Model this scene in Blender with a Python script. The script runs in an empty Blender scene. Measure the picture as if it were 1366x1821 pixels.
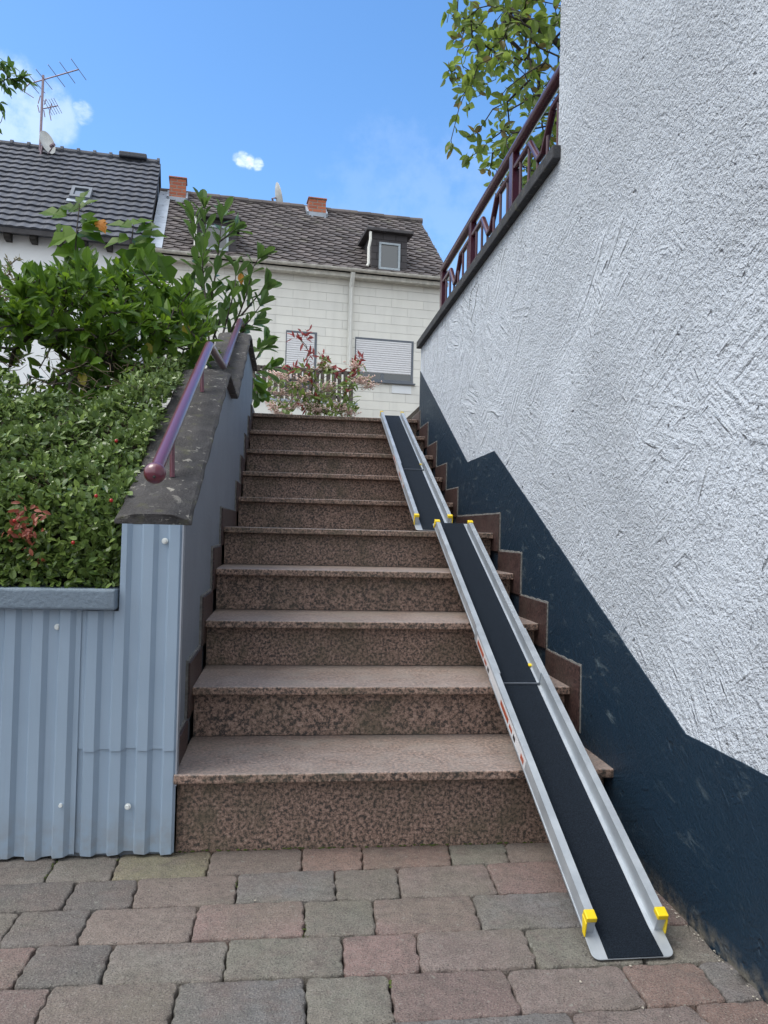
import bpy, math, random
import numpy as np
from mathutils import Vector, Matrix
scn = bpy.context.scene
R_ = math.radians
rng = np.random.default_rng(7)
random.seed(7)

# ------------------------------------------------------------------ camera
CAM = np.array([0.283, -2.172, 0.886]); YAW, PITCH, ROLL, F = R_(6.948), R_(1.265), R_(1.372), 1378.18
_f = np.array([math.sin(YAW)*math.cos(PITCH), math.cos(YAW)*math.cos(PITCH), math.sin(PITCH)])
_r = np.array([math.cos(YAW), -math.sin(YAW), 0.0]); _u = np.cross(_r, _f)
RR = math.cos(ROLL)*_r + math.sin(ROLL)*_u
UU = -math.sin(ROLL)*_r + math.cos(ROLL)*_u
FF = _f
cam_d = bpy.data.cameras.new('camera'); cam = bpy.data.objects.new('camera', cam_d)
scn.collection.objects.link(cam); scn.camera = cam
M = Matrix.Identity(4)
for i in range(3):
    M[i][0], M[i][1], M[i][2], M[i][3] = RR[i], UU[i], -FF[i], CAM[i]
cam.matrix_world = M
cam_d.sensor_fit = 'VERTICAL'; cam_d.sensor_height = 36.0; cam_d.lens = 36*F/1821
cam_d.clip_start = 0.02; cam_d.clip_end = 2000

def ray(x, y): return FF*F + RR*(x-683) + UU*(910.5-y)          # direction through a photograph pixel
def hit(x, y, n, d):                                             # where it meets the plane n.P = d
    v = ray(x, y); n = np.array(n, float); return CAM + v*((d - n@CAM)/(n@v))
def HX(x, y, X): return hit(x, y, (1, 0, 0), X)
def HY(x, y, Y): return hit(x, y, (0, 1, 0), Y)
def HZ(x, y, Z): return hit(x, y, (0, 0, 1), Z)
def dirof(x, y):
    v = ray(x, y); return v/np.linalg.norm(v)

# ------------------------------------------------------------------ light
SUN_EL, SUN_AZ = R_(60), R_(260)      # azimuth clockwise from +y: behind the camera, to the left
EXPOSURE = 0.70
scn.view_settings.view_transform = 'Standard'; scn.view_settings.look = 'None'
scn.view_settings.exposure = EXPOSURE; scn.view_settings.gamma = 1
try: scn.view_settings.use_curve_mapping = False
except Exception: pass
world = bpy.data.worlds.new('World'); scn.world = world; world.use_nodes = True
wn = world.node_tree; wn.nodes.clear()
def WN(t, **k):
    n = wn.nodes.new(t)
    for a, b in k.items(): setattr(n, a, b)
    return n
def wmath(op, a, b=None, c=None, clamp=False):
    n = WN('ShaderNodeMath', operation=op, use_clamp=clamp)
    for i, q in enumerate((a, b, c)):
        if q is None: continue
        if isinstance(q, (int, float)): n.inputs[i].default_value = q
        else: wn.links.new(q, n.inputs[i])
    return n.outputs[0]
sky = WN('ShaderNodeTexSky', sky_type='NISHITA', sun_disc=False, sun_elevation=SUN_EL, sun_rotation=SUN_AZ)
sky.air_density = 1.0; sky.dust_density = 0.6; sky.ozone_density = 2.0
hs = WN('ShaderNodeHueSaturation'); hs.inputs['Saturation'].default_value = 1.22; hs.inputs['Value'].default_value = 1.12
wn.links.new(sky.outputs[0], hs.inputs['Color'])
bg_sky = WN('ShaderNodeBackground'); bg_sky.inputs[1].default_value = 0.15
wn.links.new(hs.outputs[0], bg_sky.inputs[0])
bg_cl = WN('ShaderNodeBackground'); bg_cl.inputs[0].default_value = (0.93, 0.97, 1.0, 1); bg_cl.inputs[1].default_value = 1.0
tc = WN('ShaderNodeTexCoord')
nz = WN('ShaderNodeTexNoise'); nz.inputs['Scale'].default_value = 3.2; nz.inputs['Detail'].default_value = 8; nz.inputs['Roughness'].default_value = 0.6
wn.links.new(tc.outputs['Generated'], nz.inputs['Vector'])
nz2 = WN('ShaderNodeTexNoise'); nz2.inputs['Scale'].default_value = 26; nz2.inputs['Detail'].default_value = 7; nz2.inputs['Roughness'].default_value = 0.62
wn.links.new(tc.outputs['Generated'], nz2.inputs['Vector'])
def wdot(v):
    n = WN('ShaderNodeVectorMath', operation='DOT_PRODUCT'); n.inputs[1].default_value = tuple(v)
    wn.links.new(tc.outputs['Generated'], n.inputs[0]); return n.outputs['Value']
def wramp(x, a, b, lo=0.0, hi=1.0):
    n = WN('ShaderNodeMapRange', interpolation_type='SMOOTHSTEP'); wn.links.new(x, n.inputs[0])
    for i, q in enumerate((a, b, lo, hi)): n.inputs[i+1].default_value = q
    return n.outputs[0]
# a broken bank of bright cloud overhead and behind the viewer; clear blue ahead
ahead = wdot(np.array([0.1, 0.93, 0.35])/np.linalg.norm([0.1, 0.93, 0.35]))
bank = wmath('MULTIPLY', wramp(ahead, 0.80, 0.45), wramp(nz.outputs[0], 0.30, 0.50))
total = bank
stretch = WN('ShaderNodeMapping'); stretch.inputs['Scale'].default_value = (1, 1, 1.9); wn.links.new(tc.outputs['Generated'], stretch.inputs['Vector'])
nz3 = WN('ShaderNodeTexNoise'); nz3.inputs['Scale'].default_value = 95; nz3.inputs['Detail'].default_value = 8; nz3.inputs['Roughness'].default_value = 0.6; nz3.inputs['Distortion'].default_value = .4
wn.links.new(stretch.outputs[0], nz3.inputs['Vector'])
for (px, py, rad, amt, big) in [(10, 198, 4.2, .30, 1), (75, 208, 2.9, .27, 1), (146, 200, 1.0, .28, 0), (432, 284, .75, .60, 0), (444, 288, .65, .70, 0), (458, 292, .6, .6, 0),
                            (422, 281, .5, .35, 0), (700, 370, 8.0, .05, 1), (775, 415, 9.0, .07, 1)]:
    d = dirof(px, py)
    fall = wramp(wdot(d), math.cos(R_(rad)), 1.0)
    m = wmath('ADD', wmath('MULTIPLY', fall, 1.15), wmath('MULTIPLY', wmath('SUBTRACT', (nz2 if big else nz3).outputs[0], 0.52), 2.6 if big else 1.7))
    m = wmath('MULTIPLY', wramp(m, 0.30, 1.25 if big else 1.5), amt)
    m = wmath('MULTIPLY', m, wramp(fall, 0.02, 0.7))
    total = wmath('MAXIMUM', total, m)
elev = WN('ShaderNodeSeparateXYZ'); wn.links.new(tc.outputs['Generated'], elev.inputs[0])
wn.links.new(wmath('ADD', wmath('MULTIPLY', elev.outputs[2], 0.95), 0.62), bg_cl.inputs[1])     # cloud is brightest overhead
mx = WN('ShaderNodeMixShader'); wn.links.new(total, mx.inputs[0])
wn.links.new(bg_sky.outputs[0], mx.inputs[1]); wn.links.new(bg_cl.outputs[0], mx.inputs[2])
wo = WN('ShaderNodeOutputWorld'); wn.links.new(mx.outputs[0], wo.inputs[0])

sd = bpy.data.lights.new('sun', 'SUN'); so = bpy.data.objects.new('sun', sd); scn.collection.objects.link(so)
sd.energy = 1.5; sd.angle = R_(32); sd.color = (1.0, 0.95, 0.86)
sv = Vector((math.sin(SUN_AZ)*math.cos(SUN_EL), math.cos(SUN_AZ)*math.cos(SUN_EL), math.sin(SUN_EL)))
so.rotation_euler = sv.to_track_quat('Z', 'Y').to_euler(); so.location = sv*60

# ------------------------------------------------------------------ mesh helpers
COL = scn.collection
class MB:
    """collects shapes and links them as ONE mesh object"""
    def __init__(s): s.v = []; s.f = []; s.m = []; s.n = 0
    def add(s, v, f, mi=0):
        v = np.asarray(v, float).reshape(-1, 3); s.v.append(v)
        s.f += [tuple(int(i)+s.n for i in q) for q in f]; s.m += [mi]*len(f); s.n += len(v); return s
    def box(s, x0, x1, y0, y1, z0, z1, mi=0):
        v = [(x, y, z) for z in (z0, z1) for y in (y0, y1) for x in (x0, x1)]
        return s.add(v, [(0, 2, 3, 1), (4, 5, 7, 6), (0, 1, 5, 4), (2, 6, 7, 3), (0, 4, 6, 2), (1, 3, 7, 5)], mi)
    def prism(s, poly, axis, a0, a1, mi=0):
        """poly: 2-d outline in the two other axes, extruded along axis"""
        n = len(poly); k = [i for i in range(3) if i != axis]
        V = np.zeros((2*n, 3))
        for j, a in enumerate((a0, a1)):
            V[j*n:(j+1)*n, axis] = a; V[j*n:(j+1)*n, k[0]] = [p[0] for p in poly]; V[j*n:(j+1)*n, k[1]] = [p[1] for p in poly]
        area = sum(poly[i][0]*poly[(i+1) % n][1]-poly[(i+1) % n][0]*poly[i][1] for i in range(n))
        f = [tuple(range(n))[::-1], tuple(range(n, 2*n))] + [(i, (i+1) % n, n+(i+1) % n, n+i) for i in range(n)]
        flip = (area < 0) ^ (axis == 1)
        if flip: f = [q[::-1] for q in f]
        return s.add(V, f, mi)
    def tube(s, path, r, n=10, mi=0, cap=True):
        P = np.asarray(path, float); m = len(P); rad = np.full(m, r) if np.isscalar(r) else np.asarray(r, float)
        T = np.zeros_like(P); T[1:-1] = P[2:]-P[:-2]; T[0] = P[1]-P[0]; T[-1] = P[-1]-P[-2]
        T /= np.maximum(np.linalg.norm(T, axis=1, keepdims=True), 1e-9)
        ref = np.array([0, 0, 1.]) if abs(T[0][2]) < .9 else np.array([1., 0, 0])
        a = np.cross(T[0], ref); a /= np.linalg.norm(a); V = []
        for i in range(m):
            a = a - T[i]*(a@T[i]); a /= max(np.linalg.norm(a), 1e-9); b = np.cross(T[i], a)
            k = 1.0
            if 0 < i < m-1:
                c = (P[i+1]-P[i])@(P[i]-P[i-1])/max(np.linalg.norm(P[i+1]-P[i])*np.linalg.norm(P[i]-P[i-1]), 1e-9)
                k = 1/max(math.sqrt(max((1+c)/2, .2)), .5) if abs(c) < .98 else 1.0
            for j in range(n):
                t = 2*math.pi*j/n; V.append(P[i]+rad[i]*(a*math.cos(t)+b*math.sin(t)))
        f = [(i*n+j, i*n+(j+1) % n, (i+1)*n+(j+1) % n, (i+1)*n+j) for i in range(m-1) for j in range(n)]
        if cap: f += [tuple(range(n))[::-1], tuple(range((m-1)*n, m*n))]
        return s.add(V, f, mi)
    def ball(s, c, r, n=16, sc=(1, 1, 1), mi=0):
        V = []; f = []; h = n//2
        for i in range(h+1):
            t = math.pi*i/h
            for j in range(n):
                p = 2*math.pi*j/n
                V.append((c[0]+r*sc[0]*math.sin(t)*math.cos(p), c[1]+r*sc[1]*math.sin(t)*math.sin(p), c[2]+r*sc[2]*math.cos(t)))
        for i in range(h):
            for j in range(n): f.append((i*n+j, (i+1)*n+j, (i+1)*n+(j+1) % n, i*n+(j+1) % n))
        return s.add(V, f, mi)
    def bar(s, p0, p1, w, h, mi=0, up=(0, 0, 1)):
        p0 = np.asarray(p0, float); p1 = np.asarray(p1, float); d = p1-p0; d /= np.linalg.norm(d)
        a = np.cross(d, up); a = a/np.linalg.norm(a) if np.linalg.norm(a) > 1e-6 else np.array([1., 0, 0]); b = np.cross(a, d)
        V = [p+a*sx*w/2+b*sy*h/2 for p in (p0, p1) for sx, sy in ((-1, -1), (1, -1), (1, 1), (-1, 1))]
        return s.add(V, [(0, 1, 2, 3), (7, 6, 5, 4), (0, 4, 5, 1), (1, 5, 6, 2), (2, 6, 7, 3), (3, 7, 4, 0)], mi)
    def build(s, name, mats, parent=None, bevel=0.0, smooth=False, local=False, seg=2, autosmooth=False):
        V = np.vstack(s.v); loc = (0, 0, 0)
        if parent is not None and not local:
            q = parent
            while q is not None: V = V - np.array(q.location); q = q.parent
        elif parent is None:
            c = (V.min(0)+V.max(0))/2; loc = (c[0], c[1], V.min(0)[2]); V = V-np.array(loc)
        me = bpy.data.meshes.new(name); me.from_pydata(V.tolist(), [], s.f)
        if not isinstance(mats, (list, tuple)): mats = [mats]
        for m in mats: me.materials.append(m)
        if any(s.m): me.polygons.foreach_set('material_index', s.m)
        if smooth or autosmooth: me.polygons.foreach_set('use_smooth', [True]*len(s.f))
        me.update()
        o = bpy.data.objects.new(name, me); COL.objects.link(o); o.location = loc
        if parent is not None: o.parent = parent
        if bevel:
            b = o.modifiers.new('bevel', 'BEVEL'); b.width = bevel; b.segments = seg; b.limit_method = 'ANGLE'; b.angle_limit = R_(40)
        if autosmooth:
            try: me.set_sharp_from_angle(angle=R_(35))
            except Exception: pass
        return o
def tag(o, label=None, cat=None, group=None, kind=None):
    for k, q in (('label', label), ('category', cat), ('group', group), ('kind', kind)):
        if q: o[k] = q
    return o
def empty(name, loc, label, cat, group=None, rz=0):
    o = bpy.data.objects.new(name, None); COL.objects.link(o); o.location = tuple(float(q) for q in loc); o.rotation_euler = (0, 0, rz)
    o.empty_display_size = .1
    return tag(o, label, cat, group)

# ------------------------------------------------------------------ material helpers
class NT:
    def __init__(s, name):
        s.mat = bpy.data.materials.new(name); s.mat.use_nodes = True; s.t = s.mat.node_tree; s.t.nodes.clear()
        s.out = s.t.nodes.new('ShaderNodeOutputMaterial')
    def n(s, t, ins=None, **k):
        q = s.t.nodes.new(t)
        for a, b in k.items(): setattr(q, a, b)
        for a, b in (ins or {}).items(): s.set(q.inputs[a], b)
        return q
    def set(s, sock, b):
        if hasattr(b, 'is_output'): s.t.links.new(b, sock)
        elif isinstance(b, tuple) and len(b) == 3 and sock.type == 'RGBA': sock.default_value = (*b, 1)
        else: sock.default_value = b
    def math(s, op, a, b=0.0, clamp=False): return s.n('ShaderNodeMath', {0: a, 1: b}, operation=op, use_clamp=clamp).outputs[0]
    def coord(s, scale=(1, 1, 1), rot=(0, 0, 0), loc=(0, 0, 0), kind='Object'):
        c = s.n('ShaderNodeTexCoord').outputs[kind]
        return s.n('ShaderNodeMapping', {'Vector': c, 'Scale': scale, 'Rotation': rot, 'Location': loc}).outputs[0]
    def geo(s): return s.n('ShaderNodeNewGeometry')
    def noise(s, vec, scale, detail=4, rough=.55, dist=0.0):
        return s.n('ShaderNodeTexNoise', {'Vector': vec, 'Scale': scale, 'Detail': detail, 'Roughness': rough, 'Distortion': dist}).outputs[0]
    def ramp(s, x, stops, interp='LINEAR'):
        q = s.n('ShaderNodeValToRGB', {0: x}); e = q.color_ramp; e.interpolation = interp
        while len(e.elements) > 1: e.elements.remove(e.elements[0])
        for i, (p, c) in enumerate(stops):
            el = e.elements[0] if i == 0 else e.elements.new(p)
            el.position = p; el.color = (*c, 1) if isinstance(c, tuple) else (c, c, c, 1)
        return q.outputs[0]
    def mr(s, x, a, b, lo=0.0, hi=1.0): return s.n('ShaderNodeMapRange', {0: x, 1: a, 2: b, 3: lo, 4: hi}).outputs[0]
    def mix(s, fac, a, b, mode='MIX'):
        q = s.n('ShaderNodeMix', data_type='RGBA', blend_type=mode)
        s.set(q.inputs[0], fac); s.set(q.inputs[6], a); s.set(q.inputs[7], b); return q.outputs[2]
    def bump(s, h, dist, strength=1.0, normal=None):
        ins = {'Height': h, 'Distance': dist, 'Strength': strength}
        if normal is not None: ins['Normal'] = normal
        return s.n('ShaderNodeBump', ins).outputs[0]
    def bsdf(s, **k):
        q = s.n('ShaderNodeBsdfPrincipled')
        for a, b in k.items(): s.set(q.inputs[a.replace('_', ' ')], b)
        s.t.links.new(q.outputs[0], s.out.inputs[0]); return q
MAT = {}
def simple(name, col, rough=.6, metal=0.0, var=.12, vs=18, bump=0.0, bs=60, coat=0.0):
    m = NT(name); c = m.coord(); f = m.noise(c, vs, 5, .6)
    dark = tuple(q*(1-var) for q in col); light = tuple(min(q*(1+var), 1) for q in col)
    k = dict(Base_Color=m.mix(m.mr(f, .3, .7), dark, light), Roughness=m.mr(m.noise(c, vs*2.3, 3), .3, .7, max(rough-.07, .03), min(rough+.07, 1)), Metallic=metal)
    if coat: k['Coat_Weight'] = coat; k['Coat_Roughness'] = .12
    if bump: k['Normal'] = m.bump(m.noise(c, bs, 5, .65), bump)
    m.bsdf(**k); MAT[name] = m.mat; return m.mat

def stucco(name, col, amp, rough, scuff=None, grain=1.0):
    """thrown render: coarse grain crossed by short trowel strokes whose direction changes from patch to patch"""
    m = NT(name); g = m.geo().outputs['Position']
    warp = m.n('ShaderNodeTexNoise', {'Vector': g, 'Scale': 4.0, 'Detail': 3}).outputs['Color']
    gw = m.n('ShaderNodeVectorMath', {0: g, 1: m.n('ShaderNodeVectorMath', {0: warp, 3: .10}, operation='SCALE').outputs[0]}, operation='ADD').outputs[0]
    hs_ = []
    for sc, seed, a0, a1 in ((3.6, 0.0, .35, 1.15), (4.6, 3.7, -1.1, -.15)):
        off = m.n('ShaderNodeVectorMath', {0: gw, 1: (seed, seed*1.7, seed*.6)}, operation='ADD').outputs[0]
        vo = m.n('ShaderNodeTexVoronoi', {'Vector': off, 'Scale': sc, 'Randomness': 1.0}, feature='F1')
        cc = m.n('ShaderNodeSeparateColor', {0: vo.outputs['Color']})
        rv = m.n('ShaderNodeVectorRotate', {'Vector': g, 'Axis': (1, 0, 0), 'Angle': m.mr(cc.outputs[0], 0, 1, a0, a1)}, rotation_type='AXIS_ANGLE').outputs[0]
        st = m.n('ShaderNodeMapping', {'Vector': rv, 'Scale': (1, 3.2, 40.0)}).outputs[0]
        s2 = m.n('ShaderNodeMapping', {'Vector': rv, 'Scale': (1, 5.0, 28.0), 'Location': (seed, seed, 1.3)}).outputs[0]
        streak = m.mr(m.noise(s2, 1.0, 2, .5, .1), .63, .72, 0, 1.5)                       # single deep trowel drags
        hs_.append(m.math('MULTIPLY', m.math('ADD', m.mr(m.noise(st, 1.0, 2, .6, .12), .32, .68), streak), m.mr(cc.outputs[1], .25, .6)))
    stroke = m.math('MAXIMUM', hs_[0], hs_[1])
    fine = m.noise(g, 125*grain, 3, .6); mid = m.noise(g, 52*grain, 4, .66); low = m.noise(g, 9, 3)
    gy = m.n('ShaderNodeSeparateXYZ', {0: g}); zone = m.math('MAXIMUM', m.mr(m.noise(g, 1.5, 2), .38, .62), m.mr(gy.outputs[1], -.1, 1.2))               # rougher and smoother zones of the wall
    h = m.math('ADD', m.math('MULTIPLY', stroke, m.math('ADD', .08, m.math('MULTIPLY', zone, .22))), m.math('MULTIPLY', fine, m.mr(zone, 0, 1, .84, .48)))
    h = m.math('ADD', h, m.math('MULTIPLY', mid, m.mr(zone, 0, 1, .80, .46))); h = m.math('ADD', h, m.math('MULTIPLY', low, .5))
    pits = m.mr(m.noise(g, 22, 2, .5), .70, .76); h = m.math('SUBTRACT', h, m.math('MULTIPLY', pits, .6))
    c = m.mix(m.mr(low, .3, .7), tuple(q*.93 for q in col), col)
    else_ = not scuff
    if else_:                                               # faint rain streaks and grime under the coping
        rs = m.n('ShaderNodeMapping', {'Vector': g, 'Scale': (1, 16.0, .9)}).outputs[0]
        dirt = m.math('MULTIPLY', m.math('MULTIPLY', m.mr(m.noise(rs, 1.0, 6, .7), .50, .72), m.mr(gy.outputs[2], 1.5, 2.2)), m.mr(gy.outputs[1], .5, .6))
        c = m.mix(m.math('MULTIPLY', dirt, .45), c, (.30, .31, .32))
        c = m.mix(m.math('MULTIPLY', m.mr(m.noise(g, 2.3, 6, .7), .55, .75), .22), c, (.50, .51, .52))
    if scuff:
        sm = m.n('ShaderNodeMapping', {'Vector': g, 'Scale': (1, 3.0, 9.0), 'Rotation': (.9, 0, 0)}).outputs[0]
        sf = m.math('MULTIPLY', m.mr(m.noise(sm, 3.0, 8, .7, .8), .575, .70), m.mr(m.noise(g, 3.0, 2), .42, .58))
        c = m.mix(m.math('MULTIPLY', sf, .85), c, scuff)
        base = m.mr(m.n('ShaderNodeSeparateXYZ', {0: g}).outputs[2], .05, .0)   # splash dirt along the foot
        c = m.mix(m.math('MULTIPLY', base, m.mr(m.noise(g, 30, 4), .4, .6)), c, (.13, .12, .10))
    m.bsdf(Base_Color=c, Roughness=rough, Normal=m.bump(h, amp, 1.0)); MAT[name] = m.mat
stucco('white_render', (.72, .775, .855), .040, .9)
stucco('navy_paint', (.0036, .0195, .040), .0046, .52, scuff=(.12, .155, .17))

def granite(name, lift=1.0):
    m = NT(name); c = m.coord()
    n1 = m.noise(c, 104, 4, .68, .25); n2 = m.noise(c, 300, 3, .6); n3 = m.noise(c, 5.0, 4, .6); n4 = m.noise(c, 14, 5, .6)
    col = m.ramp(m.math('ADD', n1, m.math('MULTIPLY', m.math('SUBTRACT', n2, .5), .28)),
                 [(.36, (.030*lift, .026*lift, .026*lift)), (.44, (.085*lift, .064*lift, .054*lift)), (.50, (.215*lift, .138*lift, .106*lift)), (.60, (.35*lift, .235*lift, .185*lift)), (.72, (.46*lift, .35*lift, .29*lift))])
    grime = m.math('MULTIPLY', m.mr(n3, .42, .66), m.mr(n4, .35, .6))
    col = m.mix(m.math('MULTIPLY', grime, .62), col, (.085, .075, .045))
    g = m.geo(); up = m.n('ShaderNodeSeparateXYZ', {0: g.outputs['Normal']}).outputs[2]
    sky_sheen = m.math('MULTIPLY', m.mr(up, .5, .9), m.mr(n4, .3, .7, .32, .62))     # sky light on upward faces, painted into the tread colour as a pale tint
    col = m.mix(sky_sheen, col, (.33, .285, .265))
    m.bsdf(Base_Color=col, Roughness=m.mr(n4, .3, .7, .42, .68), Normal=m.bump(n1, .0012, .8)); MAT[name] = m.mat
granite('granite')
m = NT('granite_tile'); c = m.coord(); n1 = m.noise(c, 120, 4, .65)
m.bsdf(Base_Color=m.mix(m.mr(m.noise(c, 6, 4), .5, .7, 0, .5), m.ramp(n1, [(.38, (.014, .009, .010)), (.5, (.048, .025, .023)), (.66, (.095, .055, .049))]), (.075, .06, .05)), Roughness=.5, Normal=m.bump(n1, .001)); MAT['granite_tile'] = m.mat

def concrete(name, base, spots, amp=.004):
    m = NT(name); c = m.coord()
    n1 = m.noise(c, 11, 6, .65); n2 = m.noise(c, 130, 4, .65); n3 = m.noise(c, 34, 5, .6, .6); n4 = m.noise(c, 7, 3)
    col = m.mix(m.mr(n1, .35, .65), tuple(q*.6 for q in base), tuple(q*1.35 for q in base))
    col = m.mix(m.mr(n2, .35, .75, 0, .45), col, tuple(q*1.8 for q in base))
    lich = m.math('MULTIPLY', m.mr(n3, .59, .66), m.mr(n4, .40, .58))
    col = m.mix(lich, col, spots); col = m.mix(m.math('MULTIPLY', m.mr(m.noise(c, 18, 4), .56, .68), .5), col, (.10, .10, .055))
    m.bsdf(Base_Color=col, Roughness=.92, Normal=m.bump(m.math('ADD', n2, m.math('MULTIPLY', n1, .8)), amp)); MAT[name] = m.mat
concrete('dark_concrete', (.056, .052, .052), (.36, .34, .30), .008)
concrete('coping_grey', (.036, .037, .041), (.12, .115, .11), .003)

def painted_wall(name, col):
    m = NT(name); c = m.coord(); n = m.noise(c, 5, 4); n2 = m.noise(c, 70, 5, .65)
    st = m.n('ShaderNodeMapping', {'Vector': c, 'Scale': (30, 30, 3)}).outputs[0]
    col_ = m.mix(m.mr(n, .3, .7), tuple(q*.88 for q in col), col); col_ = m.mix(m.math('MULTIPLY', m.mr(m.noise(st, 1, 4), .58, .72), .25), col_, tuple(q*.55 for q in col))
    m.bsdf(Base_Color=col_, Roughness=.6, Normal=m.bump(n2, .004)); MAT[name] = m.mat
painted_wall('grey_paint', (.20, .225, .265)); painted_wall('blue_grey_paint', (.165, .215, .27))

m = NT('blue_sheet_metal'); c = m.coord(); n1 = m.noise(c, 3, 3)
st = m.n('ShaderNodeMapping', {'Vector': c, 'Scale': (55, 55, 2)}).outputs[0]
col = m.mix(m.mr(n1, .3, .7), (.262, .345, .445), (.30, .385, .485))
zz = m.n('ShaderNodeSeparateXYZ', {0: m.geo().outputs['Position']}).outputs[2]
col = m.mix(m.math('MULTIPLY', m.mr(zz, .16, .0), m.mr(m.noise(c, 24, 4), .35, .62, 0, .55)), col, (.24, .225, .2))
col = m.mix(m.math('MULTIPLY', m.mr(m.noise(st, 1, 4), .6, .75), .15), col, (.18, .2, .23))
m.bsdf(Base_Color=col, Roughness=m.mr(m.noise(c, 9, 3), .3, .7, .38, .5), Normal=m.bump(m.noise(c, 6, 2), .003, .5)); MAT['blue_sheet_metal'] = m.mat

m = NT('aluminium'); c = m.coord(); sm = m.n('ShaderNodeMapping', {'Vector': c, 'Scale': (400, 8, 8)}).outputs[0]
m.bsdf(Base_Color=m.mix(m.mr(m.noise(c, 12, 5), .35, .7), (.40, .435, .475), (.53, .565, .60)), Metallic=.5, Roughness=m.mr(m.noise(sm, 1, 3), .3, .7, .38, .54)); MAT['aluminium'] = m.mat
m = NT('grit_mat'); c = m.coord(); n = m.noise(c, 420, 3, .7)
m.bsdf(Base_Color=m.mix(m.mr(n, .45, .72), (.0030, .0065, .0125), (.017, .027, .042)), Roughness=.85, Specular_IOR_Level=.22, Normal=m.bump(n, .0022)); MAT['grit_mat'] = m.mat
simple('yellow_plastic', (.78, .56, .01), .42, var=.06)
m = NT('maroon_paint'); m.bsdf(Base_Color=(.115, .012, .032), Roughness=.36, Coat_Weight=.8, Coat_IOR=1.55, Coat_Roughness=.2); MAT['maroon_paint'] = m.mat
simple('maroon_rail', (.060, .008, .020), .32, var=.2, vs=8, coat=.3)
simple('white_screw', (.72, .75, .74), .35, var=.05)
simple('sticker_white', (.62, .62, .64), .4, var=.05); simple('sticker_orange', (.36, .075, .035), .4, var=.25, vs=70); simple('sticker_black', (.02, .02, .025), .4)
simple('soil', (.045, .034, .024), .95, var=.4, vs=40, bump=.02)
simple('mortar', (.18, .175, .165), .9, var=.35, vs=60, bump=.004)
simple('cream_wall', (.70, .70, .66), .85, var=.04, bump=.002)
simple('white_house_wall', (.76, .78, .80), .85, var=.05, vs=2, bump=.003)
simple('zinc', (.33, .36, .41), .5, metal=.3, var=.15, vs=5)
simple('lead', (.30, .34, .40), .55, var=.18, vs=4)
simple('gutter_white', (.52, .50, .45), .6, var=.25, vs=9)
simple('slate_fascia', (.045, .042, .046), .7, var=.3, vs=6)
simple('weathered_wood', (.080, .066, .057), .85, var=.4, vs=12)
simple('dark_wood', (.025, .022, .02), .8, var=.3)
simple('frame_grey', (.11, .125, .15), .5); simple('frame_white', (.62, .62, .60), .5, var=.08)
simple('shutter_slats', (.62, .62, .64), .5, var=.04)
simple('dish_grey', (.42, .43, .42), .6, var=.2, vs=6); simple('mast_metal', (.22, .17, .2), .45, metal=.5, var=.2)
simple('bark', (.055, .045, .038), .9, var=.4, vs=40); simple('twig', (.085, .06, .035), .8, var=.3, vs=40); simple('green_stem', (.07, .085, .03), .7, var=.3)
simple('berry', (.35, .012, .01), .3); simple('petal_pink', (.64, .47, .41), .7, var=.2, vs=30); simple('litter', (.34, .31, .26), .8, var=.4, vs=5); simple('moss', (.055, .075, .014), .95, var=.4, vs=50)
m = NT('window_glass'); c = m.coord(); m.bsdf(Base_Color=(.03, .04, .05), Roughness=.05, IOR=1.5, Specular_IOR_Level=1.0, Coat_Weight=.6); MAT['window_glass'] = m.mat

def tiles(name, a, b, rough, sc=3.0, moss=None):
    m = NT(name); c = m.coord(); r = m.geo().outputs['Random Per Island']
    col = m.mix(r, a, b); col = m.mix(m.mr(m.noise(c, sc, 5), .4, .7, 0, .6), col, tuple(q*.7 for q in a))
    if moss: col = m.mix(m.mr(m.noise(c, 2.1, 6, .65), .58, .70, 0, .75), col, moss)
    m.bsdf(Base_Color=col, Roughness=rough, Normal=m.bump(m.noise(c, 30, 4), .01)); MAT[name] = m.mat
tiles('slate', (.066, .056, .057), (.128, .108, .106), .75, 1.3, (.12, .115, .085)); tiles('pantile', (.046, .052, .070), (.066, .072, .094), .62, .8)

def brick(name, c1, c2, mortar, w, h, ms, vec=None, rough=.85, bump=.01, jit=0.0):
    m = NT(name); c = m.coord(); sp = m.n('ShaderNodeSeparateXYZ', {0: c})
    uv = m.n('ShaderNodeCombineXYZ', {0: m.math('ADD', sp.outputs[0], m.math('MULTIPLY', sp.outputs[1], 1.0)), 1: sp.outputs[2], 2: 0.0}).outputs[0]
    b = m.n('ShaderNodeTexBrick', {'Vector': uv, 'Color1': c1, 'Color2': c2, 'Mortar': mortar, 'Scale': 1.0, 'Mortar Size': ms, 'Brick Width': w, 'Row Height': h, 'Bias': 0.0, 'Mortar Smooth': .3})
    col = m.mix(m.mr(m.noise(c, 3.0, 6, .6), .35, .7, 0, .5), b.outputs[0], m.mix(.5, b.outputs[0], tuple(q*.7 for q in c1)))
    st = m.n('ShaderNodeMapping', {'Vector': c, 'Scale': (3.5, 3.5, .35)}).outputs[0]
    col = m.mix(m.math('MULTIPLY', m.mr(m.noise(st, 1, 5), .5, .75), .25), col, tuple(q*.55 for q in c1))
    m.bsdf(Base_Color=col, Roughness=rough, Normal=m.bump(m.math('SUBTRACT', 1.0, b.outputs[1]), bump)); MAT[name] = m.mat
brick('panel_siding', (.79, .775, .715), (.72, .71, .665), (.56, .55, .51), .78, .205, .0032, bump=.012)
brick('red_brick', (.42, .13, .065), (.30, .085, .05), (.26, .22, .19), .25, .085, .012, bump=.01)

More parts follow.
